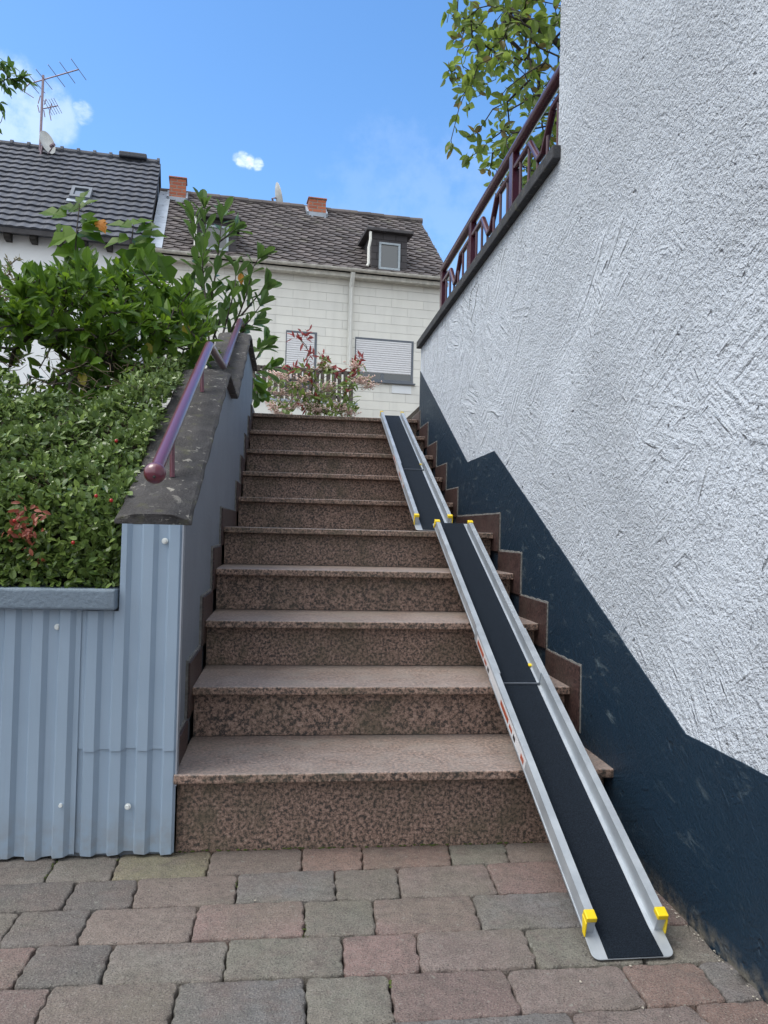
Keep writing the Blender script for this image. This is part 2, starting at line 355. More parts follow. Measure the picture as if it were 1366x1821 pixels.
def leafmat(name, a, b, rough=.42, trans=.28, back=None, spec=.4):
    m = NT(name); g = m.geo(); r = g.outputs['Random Per Island']; c = m.coord()
    col = m.mix(r, a, b); col = m.mix(m.mr(m.noise(c, 7, 3), .3, .7, 0, .35), col, tuple(q*.6 for q in a))
    if back: col = m.mix(m.math('MULTIPLY', g.outputs['Backfacing'], .7), col, back)
    p = m.n('ShaderNodeBsdfPrincipled', {'Base Color': col, 'Roughness': rough, 'Specular IOR Level': spec})
    t = m.n('ShaderNodeBsdfTranslucent', {'Color': m.mix(.5, col, tuple(min(q*2.2, 1) for q in b))})
    s = m.n('ShaderNodeMixShader', {0: trans, 1: p.outputs[0], 2: t.outputs[0]})
    m.t.links.new(s.outputs[0], m.out.inputs[0]); MAT[name] = m.mat
leafmat('hedge_leaf', (.054, .100, .022), (.180, .258, .066), .29, .15, (.09, .14, .07))
leafmat('hedge_tip', (.17, .25, .05), (.27, .36, .10), .4, .25); leafmat('red_leaf', (.20, .045, .03), (.30, .09, .05), .5, .2)
leafmat('shrub_leaf', (.024, .072, .008), (.105, .190, .016), .42, .28, (.08, .14, .04), .25)
leafmat('broad_leaf', (.050, .125, .010), (.170, .270, .022), .45, .38, None, .25); leafmat('sprig_leaf', (.026, .075, .008), (.125, .22, .016), .45, .4, None, .25); leafmat('orange_leaf', (.50, .16, .02), (.60, .26, .03), .5, .3); leafmat('yellow_leaf', (.35, .30, .03), (.42, .36, .05), .5, .3)
leafmat('laurel_leaf', (.034, .090, .014), (.105, .190, .028), .36, .24, (.10, .16, .06), .3)
leafmat('tree_leaf', (.075, .140, .024), (.190, .260, .045), .42, .48, (.14, .18, .06)); leafmat('tree_leaf_bronze', (.16, .14, .04), (.22, .17, .06), .5, .35)
leafmat('photinia_red', (.22, .025, .03), (.33, .07, .06), .35, .25); leafmat('photinia_green', (.075, .13, .022), (.17, .225, .05), .4, .25)
leafmat('olive_leaf', (.13, .12, .06), (.22, .20, .10), .6, .3); leafmat('walnut_leaf', (.060, .130, .024), (.10, .18, .04), .4, .3)

# pavers: colour comes from a per-stone tint
m = NT('paver_stone'); c = m.coord(); g = m.geo(); tint = m.n('ShaderNodeAttribute', attribute_name='tint').outputs['Color']
n1 = m.noise(c, 260, 4, .7); n2 = m.noise(c, 9, 5, .6); n3 = m.noise(c, 38, 5, .65); n4 = m.noise(c, 3.0, 4)
col = m.mix(m.mr(n2, .36, .66, 0, .8), tint, m.mix(.6, tint, (.215, .155, .138)))
col = m.mix(m.mr(n4, .50, .66, 0, .5), col, (.205, .195, .15))
col = m.mix(m.mr(m.noise(c, 21, 5, .7), .52, .66, 0, .55), col, (.215, .165, .15))
col = m.mix(m.mr(n3, .40, .70, .0, .70), col, m.mix(.55, col, (.050, .046, .045)))
col = m.mix(m.mr(n1, .50, .68, 0, .65), col, (.42, .39, .35)); col = m.mix(m.mr(m.noise(c, 300, 2), .32, .47, .75, 0), col, (.045, .040, .038))
sp = m.math('MULTIPLY', m.mr(m.noise(c, 55, 2), .70, .73), .7); col = m.mix(sp, col, (.33, .33, .29))
m.bsdf(Base_Color=col, Roughness=m.mr(n3, .3, .7, .62, .85), Normal=m.bump(m.math('ADD', m.math('MULTIPLY', n1, .8), m.math('ADD', n3, n2)), .009)); MAT['paver_stone'] = m.mat

# ------------------------------------------------------------------ ground and pavement
W, T, LD, O, Z0, RS = 1.2097, 0.33199, 0.89006, 0.0514, 0.22029, 0.165
XW = W + .012
def nose(k): return (k-1)*T + (LD-T if k > 5 else 0) - O
def riser(k): return nose(k) + O
def zt(k): return Z0 + (k-1)*RS
ZTOP = zt(10)

b = MB(); b.box(-60, 60, -60, 0, -.6, -.028); tag(b.build('ground', MAT['soil']), kind='structure')
b = MB(); b.box(-60, -2.6, .02, 90, -.6, .55); b.box(1.6, 60, .9, 90, -.6, 2.18)
tag(b.build('garden_ground', MAT['soil']), kind='structure')
b = MB(); b.box(-60, 1.5, 3.62, 90, -.6, ZTOP-.02); tag(b.build('upper_path', MAT['paver_stone']), kind='structure')

def course_pts():
    """course lines and joints of the pavement, read in ground coordinates"""
    L = [None, ((195, 1564.6), (908, 1533)), ((233, 1614), (1004, 1585)), ((133, 1680), (1032, 1648)), ((177, 1750.6), (1099, 1715)), ((704, 1818), (1296, 1780))]
    lines = [(-.002, 0.0)]
    for q in L[1:]:
        a, c = HZ(*q[0], 0), HZ(*q[1], 0); s = (c[1]-a[1])/(c[0]-a[0]); lines.append((a[1]-s*a[0], s))
    J = [[(105, 1521, 82, 1562, 'k'), (213, 1521, 197, 1563, 'k'), (377, 1516, 366, 1556, 'y'), (538, 1508, 536, 1544, 'b'), (643, 1499, 644, 1542.5, 'r'), (794, 1495, 804, 1536, 'r'), (895, 1495, 907, 1533, 'g'), (1060, 1490, 1080, 1530, 'b')],
         [(138, 1567, 110, 1615, 'd'), (246, 1566, 233, 1612, 'd'), (423, 1557, 419, 1601, 'b'), (594, 1546, 598, 1594, 's'), (706, 1541, 712, 1591, 'k'), (864, 1536, 887, 1587, 'c'), (1045, 1530, 1075, 1580, 'p'), (1120, 1525, 1160, 1575, 'k')],
         [(38, 1621, 0, 1675, 'k'), (164, 1618, 133, 1680, 'd'), (353, 1611, 339, 1670, 'b'), (541, 1602, 541.6, 1660, 'p'), (661, 1595, 670, 1657, 'g'), (838, 1591, 859, 1653, 'p'), (1020, 1585, 1055, 1645, 's'), (1120, 1578, 1178, 1636, 'g')],
         [(67, 1682, 20, 1757, 'p'), (202, 1677, 177, 1750, 'd'), (407, 1668.6, 397, 1741, 'k'), (608, 1658, 612, 1731, 'g'), (737.5, 1657, 750, 1727, 'p'), (929, 1651.6, 959, 1720, 'c'), (1100, 1643, 1150, 1712, 'g'), (1290, 1632, 1360, 1700, 'g')],
         [(91, 1759, 61, 1821, 'm'), (318, 1749, 302, 1821, 'b'), (543, 1741, 546, 1821, 's'), (692, 1736, 700, 1800, 'g'), (900, 1728, 934, 1808, 'm'), (1104, 1718, 1159, 1793, 'c'), (1231, 1702, 1296, 1779, 'r'), (1345, 1695, 1440, 1765, 's')],
         [(690, 1815, 690, 1900, 'b'), (1017, 1805, 1050, 1890, 's'), (1234, 1790, 1310, 1860, 'c'), (1420, 1770, 1530, 1850, 'r')]]
    return lines, J
TINT = dict(k=(.250, .228, .205), d=(.172, .160, .154), b=(.285, .230, .202), r=(.320, .212, .178), p=(.325, .218, .200), m=(.275, .195, .180), c=(.300, .235, .216),
            g=(.255, .246, .205), s=(.222, .218, .216), y=(.320, .290, .185))
pv = MB(); tints = []
def jit(p, k): return np.array([math.sin(p[0]*37+p[1]*91+k), math.sin(p[0]*71-p[1]*43+k*2.1)])*.5 + np.array([math.sin(p[0]*140+p[1]*177+k*3), math.sin(p[0]*163-p[1]*127+k)])*.35
def paver(q, tint):
    q = np.array(q, float); c = q.mean(0)
    if c[0] > XW+.1: return
    gap = .0013; N = 16; ring = []
    for i in range(4):
        a, bq = q[i], q[(i+1) % 4]
        for j in range(N):
            t = j/N; p = a*(1-t)+bq*t
            cr = min(t, 1-t) if j else 0
            p = p + (c-p)/max(np.linalg.norm(c-p), 1e-6)*(.0048 if j == 0 else (.0010 if j in (1, N-1) else 0))
            ring.append(p + jit(p, tint[0]*60)*.0034+rng.normal(0, .0007, 2))
    ring = np.array(ring)
    nrm = (c-ring); nrm /= np.maximum(np.linalg.norm(nrm, axis=1, keepdims=True), 1e-6)
    ring = ring + nrm*gap*(1+.9*np.sin(ring[:, :1]*53+ring[:, 1:]*31)**2)
    ring[:, 0] = np.minimum(ring[:, 0], XW-.006-.004*np.sin(ring[:, 1]*40))
    n = len(ring); rx, ry = rng.normal(0, .006, 2); dz = rng.normal(0, .0012)
    def z(p, h): return np.column_stack([p, h+dz+(p[:, 0]-c[0])*rx*.5+(p[:, 1]-c[1])*ry*.5])
    V = [z(ring, -.03), z(ring, -.0042), z(ring+nrm*.0022, -.0011), z(ring+nrm*.006, -.0002), z(ring*.45+c*.55, .0004), z(c[None], .0006)]
    f = []
    for k in range(4):
        f += [(k*n+i, k*n+(i+1) % n, (k+1)*n+(i+1) % n, (k+1)*n+i) for i in range(n)]
    f += [(4*n+i, 4*n+(i+1) % n, 5*n) for i in range(n)]
    sgn = (q[1]-q[0])[0]*(q[2]-q[1])[1]-(q[1]-q[0])[1]*(q[2]-q[1])[0]
    if sgn < 0: f = [t[::-1] for t in f]
    pv.add(np.vstack(V), f); v = rng.normal(1, .06); tints.extend([tuple(np.clip(np.array(tint)*v, .01, 1))]*len(f))
lines, J = course_pts()
def ly(i, x): return lines[i][0]+lines[i][1]*x
keys = list('kdbrpmcgs')
while len(lines) < 34: lines.append((lines[-1][0]-rng.uniform(.118, .135), lines[-1][1]*.97))
for i in range(33):
    js = []
    if i < len(J):
        for (xt, yt, xb, yb, cl) in J[i]: js.append((HZ(xt, yt, 0)[0], HZ(xb, yb, 0)[0], cl))
    else:
        x = rng.uniform(-.3, 0)
        while x < 1.5: js.append((x, x+rng.normal(0, .008), keys[rng.integers(9)])); x += rng.choice([.15, .2, .27])*rng.uniform(.95, 1.05)
    x = js[0][0]
    while x > -3.2:
        x -= rng.choice([.15, .2, .27])*rng.uniform(.95, 1.05); js.insert(0, (x, x+rng.normal(0, .006), keys[rng.integers(9)]))
    while js[-1][0] < 1.4:
        js.append((js[-1][0]+.2, js[-1][1]+.2, keys[rng.integers(9)]))
    for (a0, a1, _), (b0, b1, cl) in zip(js[:-1], js[1:]):
        paver([(a1, ly(i+1, a1)), (b1, ly(i+1, b1)), (b0, ly(i, b0)), (a0, ly(i, a0))], TINT[cl])
po = pv.build('pavement', MAT['paver_stone'], smooth=True); tag(po, kind='structure')
at = po.data.attributes.new('tint', 'FLOAT_COLOR', 'FACE'); at.data.foreach_set('color', np.array([(*t, 1) for t in tints]).ravel())

# ------------------------------------------------------------------ staircase
st = empty('staircase', (W/2, 0, 0), 'brown speckled granite staircase of ten steps between two walls', 'staircase')
TH = .026
for k in range(1, 11):
    back = riser(k+1)+.004 if k < 10 else nose(10)+.36
    x1 = W+.022 if k == 1 else W
    b = MB(); b.box(-.001 if k > 1 else -.004, x1, nose(k), back, zt(k)-TH, zt(k))
    b.build('landing' if k == 5 else 'tread', MAT['granite'], st, bevel=.0045, seg=3)
    b = MB(); zb = -.03 if k == 1 else zt(k-1)+.001
    b.box(.0, W, riser(k), riser(k)+.02, zb, zt(k)-TH-.0015); b.build('riser', MAT['granite'], st, bevel=.001, seg=1)
b = MB()                                                             # the concrete body under the slabs
for k in range(1, 11):
    b.box(.003, W-.003, riser(k)+.021, riser(k+1)+.019 if k < 10 else 3.7, -.03, zt(k)-TH-.002)
b.build('stair_core', MAT['mortar'], st)
def skirting(side):
    for k in range(1, 11):
        if side > 0 and k == 1: continue
        y0 = nose(k)-.078 if k > 1 else -.016; y1 = nose(k+1)-.078 if k < 10 else nose(10)+.30
        z1 = zt(k)+.083; z0 = (zt(k-1)+.0835 if k > 1 else zt(1)-.1) if k > 1 else zt(1)+.001
        if k == 10: z1 = zt(10)+.05
        if k == 2 and side > 0: z0 = zt(1)+.035
        xa, xb = (W, XW) if side > 0 else (-.012, 0.0)
        jz = .004*math.sin(k*5+side); y0 += .004*math.sin(k*7)
        if side < 0 and k > 1: y0 += .01
        b = MB(); b.prism([(y0, z0), (y1, z0), (y1, z1+jz*.3), (y0, z1+jz)], 0, xa, xb)
        b.build('skirting_tile', MAT['granite_tile'], st, bevel=.0012)
        # ragged mortar bed showing round the tile
        P = []; e = .0042
        for i in range(13):
            P.append((y0-e-abs(math.sin(i*3.1+k*2))*.003, z0+(z1-z0)*i/12))
        for i in range(17):
            P.append((y0-e+(y1-y0+e)*i/16, z1+e+jz+abs(math.sin(i*2.3+k))*.003))
        P.append((y1, z0))
        b = MB(); b.prism(P, 0, *((W+.004, XW+.001) if side > 0 else (-.014, -.006)))
        b.build('mortar_joint', MAT['mortar'], st)
skirting(1); skirting(-1)
# broken render where the lowest tread runs into the wall
b = MB()
for i in range(16):
    p = np.array([XW-.001, nose(1)+.02+i*.016, zt(1)+.004+.012*abs(math.sin(i*2.7))]); b.ball(p, .008+.006*abs(math.sin(i*4.1)), 6, (.5, 1.4, .9))
b.build('broken_render', MAT['navy_paint'], st)

# ------------------------------------------------------------------ right-hand house and garden wall
def yz(p, X): q = HX(*p, X); return (q[1], q[2])
YC = .53
def plinth(name, pts, x, parent):
    """painted zone: the lower edge is the wall foot, the upper edge a hand-painted wavy line"""
    P = [(pts[0][0], -.05), (pts[-1][0], -.05)]; up = []
    for (a, c) in zip(pts[:-1], pts[1:]):
        n = max(2, int(math.hypot(c[0]-a[0], c[1]-a[1])/.03))
        for i in range(n):
            t = i/n; y = a[0]+(c[0]-a[0])*t; z = a[1]+(c[1]-a[1])*t
            w = .0005*math.sin(y*61)+.0007*math.sin(y*243+1) if i else 0
            up.append((y, z+w))
    up.append(pts[-1]); b = MB(); b.prism(P + up[::-1], 0, x-.0035, x+.002)
    return b.build(name, MAT['navy_paint'], parent)
hr = empty('rendered_house', (4.5, -3, 0), 'tall house wall in rough white render with dark blue painted foot at right', 'house')
b = MB(); b.box(XW-.002, 8, -7.0, YC, -.1, 7.2); b.build('wall', MAT['white_render'], hr)
plinth('painted_foot', [(-7.0, .44), (-2.0, .432), (-.80, .425), (-.445, .423), (YC, .883)], XW-.002, hr)
b = MB(); b.box(XW-.35, 8.3, -7.3, YC+.3, 7.2, 7.35); b.build('roof_edge', MAT['slate_fascia'], hr)
gw = empty('garden_wall', (1.36, 2.0, 0), 'white rendered garden wall beside the stairs with dark blue zigzag foot and flat coping', 'wall')
b = MB(); b.box(XW, 1.52, YC+.001, 3.49, -.1, 2.236); b.build('wall_body', MAT['white_render'], gw)
plinth('painted_foot', [(YC+.0005, .883), (1.333, 1.261), (1.881, 1.254), (3.4905, 2.066)], XW, gw)
b = MB(); b.box(XW-.032, 1.56, YC-.03, 3.515, 2.2365, 2.288); b.build('coping', MAT['coping_grey'], gw, bevel=.005)
b = MB()                                                              # hairline cracks below the coping
for (pts) in ([(852, 505), (848, 520), (845, 545), (838, 570)], [(850, 500), (838, 520), (834, 552)], [(790, 560), (786, 580)]):
    b.tube([(XW-.0002, *yz(p, XW)) for p in pts], .0013, 4)
b.build('crack', MAT['dark_wood'], gw)

rl = empty('terrace_railing', (1.30, 2.0, 2.288), 'maroon metal railing with dipped lower rail on the garden wall coping', 'railing')
XRl = 1.315; ZR = 2.725
b = MB(); b.tube([(XRl, 3.16, ZR-.0), (XRl, .2, ZR)], .026, 14); b.build('handrail', MAT['maroon_rail'], rl, smooth=False, autosmooth=True)
posts = [3.16, 2.29, 1.43, .57]
for y in posts:
    b = MB(); b.box(XRl-.018, XRl+.018, y-.030, y+.030, 2.2881, ZR-.012); b.build('post', MAT['maroon_rail'], rl, bevel=.003)
zl, zd = 2.632, 2.505
for ya, yb in zip(posts[:-1], posts[1:]):
    m_ = (ya+yb)/2+.02
    pth = [(XRl, ya, zl), (XRl, m_+.15, zl), (XRl, m_+.03, zd), (XRl, m_-.03, zd), (XRl, m_-.15, zl), (XRl, yb, zl)]
    b = MB(); b.tube(pth, .0155, 10); b.build('dipped_rail', MAT['maroon_rail'], rl, autosmooth=True)
    for i in range(6):
        y = ya+(yb-ya)*(i+.85)/6.7; d = abs(y-m_)
        z1 = zl if d > .15 else (zd if d < .03 else zd+(zl-zd)*(d-.03)/.12)
        b = MB(); b.tube([(XRl, y, 2.2882), (XRl, y, z1-.008)], .0075, 8); b.build('baluster', MAT['maroon_rail'], rl, autosmooth=True)

# ------------------------------------------------------------------ left: stair wall, coping, handrail, sheet-metal cladding
lw = empty('stair_wall', (-.08, 1.5, 0), 'grey painted stair wall with weathered dark concrete coping left of the steps', 'wall')
cp = [(-.035, .882), (1.143, 1.512), (1.66, 1.504), (2.656, 2.046), (3.62, 2.030)]    # underside line of the coping (y, z)
b = MB(); b.prism([(-.012, -.05), (3.6, -.05), (3.6, 2.030)] + [(y, z-.001) for y, z in cp[-2::-1][:-1]] + [(-.012, .890)], 0, -.157, -.013)
b.build('wall_body', MAT['grey_paint'], lw)
def coping_mesh():
    b = MB(); prof = [(-.178, 0), (.020, 0), (.021, .012), (.012, .020), (-.03, .027), (-.08, .031), (-.13, .027), (-.170, .019), (-.179, .010)]
    pts = []
    for (a, c) in zip(cp[:-1], cp[1:]):
        n = max(2, int(math.hypot(c[0]-a[0], c[1]-a[1])/.05))
        pts += [(a[0]+(c[0]-a[0])*i/n, a[1]+(c[1]-a[1])*i/n) for i in range(n)]
    pts.append(cp[-1]); V = []; N = len(prof)
    for i, (y, z) in enumerate(pts):
        for j, (x, h) in enumerate(prof):
            w = .0022*math.sin(y*47+j*2.3)+.0015*math.sin(y*113+j*5)
            V.append((x+(w if j in (0, 1, 2, 8) else 0), y+(.006*math.sin(x*70) if i == 0 else 0), z+h+(w if 2 < j < 8 else 0)))
    f = [(i*N+j, i*N+(j+1) % N, (i+1)*N+(j+1) % N, (i+1)*N+j) for i in range(len(pts)-1) for j in range(N)]
    f += [tuple(range(N))[::-1], tuple(range((len(pts)-1)*N, len(pts)*N))]
    return b.add(V, [q[::-1] for q in f])
coping_mesh().build('coping', MAT['dark_concrete'], lw, bevel=.003)

def ribbed(x0, x1, y, ztop, zbot, phase, parent, name='cladding_panel', thick=.0012, bow=0.0):
    """trapezoidal sheet; ztop may be a function of x"""
    per = .0685; key = [(0, 0), (.018, 0), (.024, .011), (.050, .011), (.0625, 0)]
    xs = []; k0 = math.floor((x0-phase)/per)-1
    for k in range(k0, k0+int((x1-x0)/per)+4):
        for d, h in key:
            x = phase+k*per+d
            if x0 < x < x1: xs.append((x, h))
    def hgt(x):
        d = (x-phase) % per
        for (a, ha), (c, hc) in zip(key, key[1:]+[(per, 0)]):
            if a <= d <= c: return ha+(hc-ha)*(d-a)/max(c-a, 1e-6)
        return 0
    xs = [(x0, hgt(x0))]+xs+[(x1, hgt(x1))]
    if callable(ztop):
        xb = -.1585
        xs = sorted(xs+[(xb-.0005, hgt(xb)), (xb+.0005, hgt(xb))])
    zt_ = ztop if callable(ztop) else (lambda x: ztop)
    V = []
    for yy in (0, thick):
        for (x, h) in xs:
            V += [(x, y-h+yy, zbot+bow*math.sin(x*40)*.5+(0.004*h/.011 if bow else 0)*-1), (x, y-h+yy, zt_(x))]
    n = len(xs)*2; f = []
    for i in range(len(xs)-1):
        f.append((2*i, 2*i+2, 2*i+3, 2*i+1)); f.append((n+2*i+1, n+2*i+3, n+2*i+2, n+2*i))
        f.append((2*i+1, 2*i+3, n+2*i+3, n+2*i+1)); f.append((2*i, n+2*i, n+2*i+2, 2*i+2))
    f += [(0, 1, n+1, n), (2*len(xs)-2, n+2*len(xs)-2, n+2*len(xs)-1, 2*len(xs)-1)]
    b = MB(); b.add(V, f); return b.build(name, MAT['blue_sheet_metal'], parent, bevel=.002, seg=2)
PH = -.412-.056
ZS = HY(230, 1331, -.03)[2]
ribbed(-.259, .0, -.0315, lambda x: .884 if x > -.1585 else .652, ZS, PH, lw, bow=.003)
ribbed(-.259, .0, -.0275, ZS+.03, .012, PH, lw, bow=.006)
b = MB(); b.prism([(-.0005, -.047), (.0035, -.047), (.0035, -.0135), (.0002, -.0135), (.0002, -.044), (-.0005, -.044)], 2, .19, .884); b.build('corner_trim', MAT['zinc'], lw)
def screw(p, parent, y=-.0385):
    q = HY(*p, y); b = MB()
    yb = y+.004
    b.tube([(q[0], yb, q[2]), (q[0], yb-.0025, q[2])], .0082, 16); b.tube([(q[0], yb-.0025, q[2]), (q[0], yb-.0085, q[2])], .0052, 6)
    b.build('screw', MAT['white_screw'], parent)
screw((227, 1435), lw); screw((293, 962), lw)
pw = empty('planter_wall', (-1.3, -.03, 0), 'low garden bed wall clad in ribbed blue grey sheet metal under the hedge', 'wall')
b = MB(); b.box(-3.2, -.1585, -.0125, .10, -.05, .656); b.build('wall_body', MAT['grey_paint'], pw)
ribbed(-3.2, -.2555, -.0352, .656, .010, PH, pw, bow=.006)
b = MB(); b.box(-3.2, -.162, -.076, .135, .6565, .712)
o = b.build('coping', MAT['blue_grey_paint'], pw, bevel=.007, seg=3)
screw((102, 1115), pw, -.0415); screw((108, 1432), pw, -.0475)
b = MB(); b.box(-3.3, -3.2, -.076, 6, -.05, .7); b.build('side_wall', MAT['grey_paint'], pw)

hd = empty('stair_handrail', (-.07, 1.5, .9), 'glossy maroon tube handrail with ball end bent along the stair wall coping', 'handrail')
xr = -.068
hp_ = [(xr, *HX(277, 838, xr)[1:]), (xr, *HX(372.5, 613, xr)[1:]), (xr, *HX(397, 652, xr)[1:]), (xr, *HX(427, 570, xr)[1:]), (xr, *HX(434, 586, xr)[1:])]
def rounded(P, r=.03, n=5):
    P = [np.array(p, float) for p in P]; out = [P[0]]
    for a, q, c in zip(P[:-2], P[1:-1], P[2:]):
        u = (a-q)/np.linalg.norm(a-q); v = (c-q)/np.linalg.norm(c-q)
        for i in range(n+1):
            t = i/n; out.append((1-t)**2*(q+u*r)+2*t*(1-t)*q+t*t*(q+v*r))
    return out+[P[-1]]
b = MB(); b.tube(rounded(hp_), .0178, 24); b.build('rail', MAT['maroon_paint'], hd, smooth=False, autosmooth=True)
b = MB(); d = np.array(hp_[0])-np.array(hp_[1]); d /= np.linalg.norm(d); e0 = np.array(hp_[0])+d*.012
b.ball(e0, .0285, 28); b.build('end_ball', MAT['maroon_paint'], hd, smooth=True)
b = MB(); hole = e0+np.array([.003, -.0262, -.0118]); b.ball(hole, .0042, 10); b.build('end_screw', MAT['dark_wood'], hd)
for t, seg in ((.22, 0), (.80, 0), (.25, 2), (.85, 2)):
    p = np.array(hp_[seg])*(1-t)+np.array(hp_[seg+1])*t
    zc = np.interp(p[1], [q[0] for q in cp], [q[1] for q in cp])+.028
    b = MB(); b.tube([p-np.array([0, 0, .018]), (p[0]+.004, p[1], zc)], .0075, 10); b.build('bracket', MAT['maroon_paint'], hd, autosmooth=True)

# ------------------------------------------------------------------ wheelchair ramps
class Frame:
    """slope frame: s up the slope, t across, n off the surface"""
    def __init__(s, p0, p1):
        s.p0 = np.array(p0, float); s.p1 = np.array(p1, float); s.e = s.p1-s.p0; s.L = np.linalg.norm(s.e); s.e /= s.L
        s.t = np.cross(s.e, (0, 0, 1)); s.t /= np.linalg.norm(s.t); s.n = np.cross(s.t, s.e)
    def __call__(s, a, t, n): return s.p0+s.e*a+s.t*t+s.n*n
def fbox(b, fr, s0, s1, t0, t1, n0, n1, mi=0):
    V = [fr(s, t, n) for n in (n0, n1) for t in (t0, t1) for s in (s0, s1)]
    return b.add(V, [(0, 1, 3, 2), (4, 6, 7, 5), (0, 4, 5, 1), (2, 3, 7, 6), (0, 2, 6, 4), (1, 5, 7, 3)], mi)
def profile(b, fr, s0, s1, poly, mi=0):
    n = len(poly); V = [fr(s, t, h) for s in (s0, s1) for t, h in poly]
    f = [tuple(range(n)), tuple(range(n, 2*n))[::-1]]+[(i, n+i, n+(i+1) % n, (i+1) % n) for i in range(n)]
    return b.add(V, f, mi)
def rail_profile(t0, t1, h, sgn):
    """box rail with fine ridges along its top and a foot flange outside"""
    w = t1-t0; P = [(t0, .002)]
    P += [(t1, .002), (t1, h)]
    for i in range(7):
        a = t1-w*(i+.5)/7; P += [(a+w*.045, h), (a+w*.03, h-.0011), (a-w*.03, h-.0011), (a-w*.045, h)]
    P += [(t0, h)]
    return P
def ramp(fr, split, label, cut0, cut1, mat_lip):
    r = empty('wheelchair_ramp', (fr(fr.L/2, 0, 0)[0], fr(fr.L/2, 0, 0)[1], fr.p0[2]), label, 'ramp', 'telescopic wheelchair ramps on the staircase')
    HW = .0895; al = MAT['aluminium']
    def section(s0, s1, hw, h, n0, lip0, lip1):
        b = MB(); a0, a1 = s0-(lip0 or 0), s1+(lip1 or 0)
        rc = .016
        # floor plate with rounded free corners
        pl = []
        if lip0: pl += [(a0+rc*(1-math.sin(q)), -hw+rc*(1-math.cos(q))) for q in np.linspace(0, math.pi/2, 6)]+[(a0+rc*(1-math.cos(q)), hw-rc*(1-math.sin(q))) for q in np.linspace(0, math.pi/2, 6)]
        else: pl += [(a0, -hw), (a0, hw)]
        if lip1: pl += [(a1-rc*(1-math.sin(q)), hw-rc*(1-math.cos(q))) for q in np.linspace(0, math.pi/2, 6)]+[(a1-rc*(1-math.cos(q)), -hw+rc*(1-math.sin(q))) for q in np.linspace(0, math.pi/2, 6)]
        else: pl += [(a1, hw), (a1, -hw)]
        n = len(pl); V = [fr(s, t, n0+z) for z in (0, .003) for s, t in pl]
        b.add(V, [tuple(range(n)), tuple(range(n, 2*n))[::-1]]+[(i, n+i, n+(i+1) % n, (i+1) % n) for i in range(n)])
        # floor strips with a shallow groove
        for sg in (-1, 1):
            ta, tb = sorted((sg*(hw-.0215), sg*(hw-.0190))); fbox(b, fr, s0, s1, ta, tb, n0+.003, n0+.0055)
        sec = b.build('ramp_section', al, r, bevel=.0006, seg=1)
        for sg in (-1, 1):
            ta, tb = sorted((sg*(hw-.0205), sg*(hw-.0015))); b = MB()
            P = [(t, q+n0) for t, q in rail_profile(ta, tb, h, sg)]; profile(b, fr, s0, s1, P)
            fo = sorted((sg*hw, sg*(hw-.003))); fbox(b, fr, s0, s1, fo[0], fo[1], n0, n0+.007)
            b.build('side_rail', al, sec)
        b = MB(); mw = .0585; e0 = a0+(.001 if lip0 else 0); e1 = a1-(.001 if lip1 else 0)
        pts = [(e0, -mw), (e0, mw+(.004 if lip0 else 0)), (s0+.012, mw), (e1, mw), (e1, -mw), (s0+.012, -mw)]
        n = len(pts); V = [fr(s, t, n0+z) for z in (.0031, .0052) for s, t in pts]
        b.add(V, [tuple(range(n)), tuple(range(n, 2*n))[::-1]]+[(i, n+i, n+(i+1) % n, (i+1) % n) for i in range(n)])
        b.build('grip_mat', MAT['grit_mat'], sec)
        return sec
    lo = section(cut0, split, HW, .047, 0.0, cut0, 0)
    # the upper section slides inside the lower one
    up = section(split-.03, fr.L-cut1, HW-.004, .041, .0055, 0, cut1)
    # overlap: outer rails of the lower section run on past the floor joint
    for sg in (-1, 1):
        ta, tb = sorted((sg*(HW-.0205), sg*(HW-.0015))); b = MB(); profile(b, fr, split, split+.235, rail_profile(ta, tb, .047, sg))
        b.build('side_rail', al, lo)
    b = MB(); fbox(b, fr, split-.034, split-.030, -HW+.022, HW-.021, .0056, .0104); b.build('joint_edge', MAT['frame_grey'], lo)
    # yellow end clips
    for s, hw, h, n0, dr in ((cut0, HW, .047, 0, 1), (fr.L-cut1, HW-.004, .041, .0055, -1)):
        for sg in (-1, 1):
            b = MB(); ta, tb = sorted((sg*(hw-.0215), sg*(hw+.0020))); a, c = sorted((s-dr*.003, s+dr*.021))
            fbox(b, fr, a, c, ta, tb, n0+h-.010, n0+h+.0025)
            ta, tb = sorted((sg*(hw-.0012), sg*(hw+.0026))); a2, c2 = sorted((s-dr*.006, s+dr*.014))
            V = [fr(q, t, z) for z, (q0, q1) in ((n0+.002, (s-dr*.010, s+dr*.004)), (n0+h-.010, (s-dr*.004, s+dr*.022))) for t in (ta, tb) for q in sorted((q0, q1))]
            b.add(V, [(0, 1, 3, 2), (4, 6, 7, 5), (0, 4, 5, 1), (2, 3, 7, 6), (0, 2, 6, 4), (1, 5, 7, 3)])
            b.build('end_clip', MAT['yellow_plastic'], r, bevel=.002, seg=2)
    # small yellow stop button by the joint
    b = MB(); fbox(b, fr, split+.055, split+.068, HW-.034, HW-.022, .0105, .016); b.build('stop_button', MAT['yellow_plastic'], up, bevel=.002)
    # stickers along the outer left rail
    def stick(s0, s1, n0, n1, mat, lift):
        b = MB(); V = [fr(s, -HW+.0015-lift, n) for s, n in ((s0, n0), (s1, n0), (s1, n1), (s0, n1))]
        V += [v+fr.t*.0004 for v in V]
        b.add(V, [(0, 1, 2, 3), (7, 6, 5, 4), (0, 4, 5, 1), (1, 5, 6, 2), (2, 6, 7, 3), (3, 7, 4, 0)]); b.build('warning_sticker', MAT[mat], lo)
    stick(split-.42, split+.20, .0085, .038, 'sticker_white', .0006)
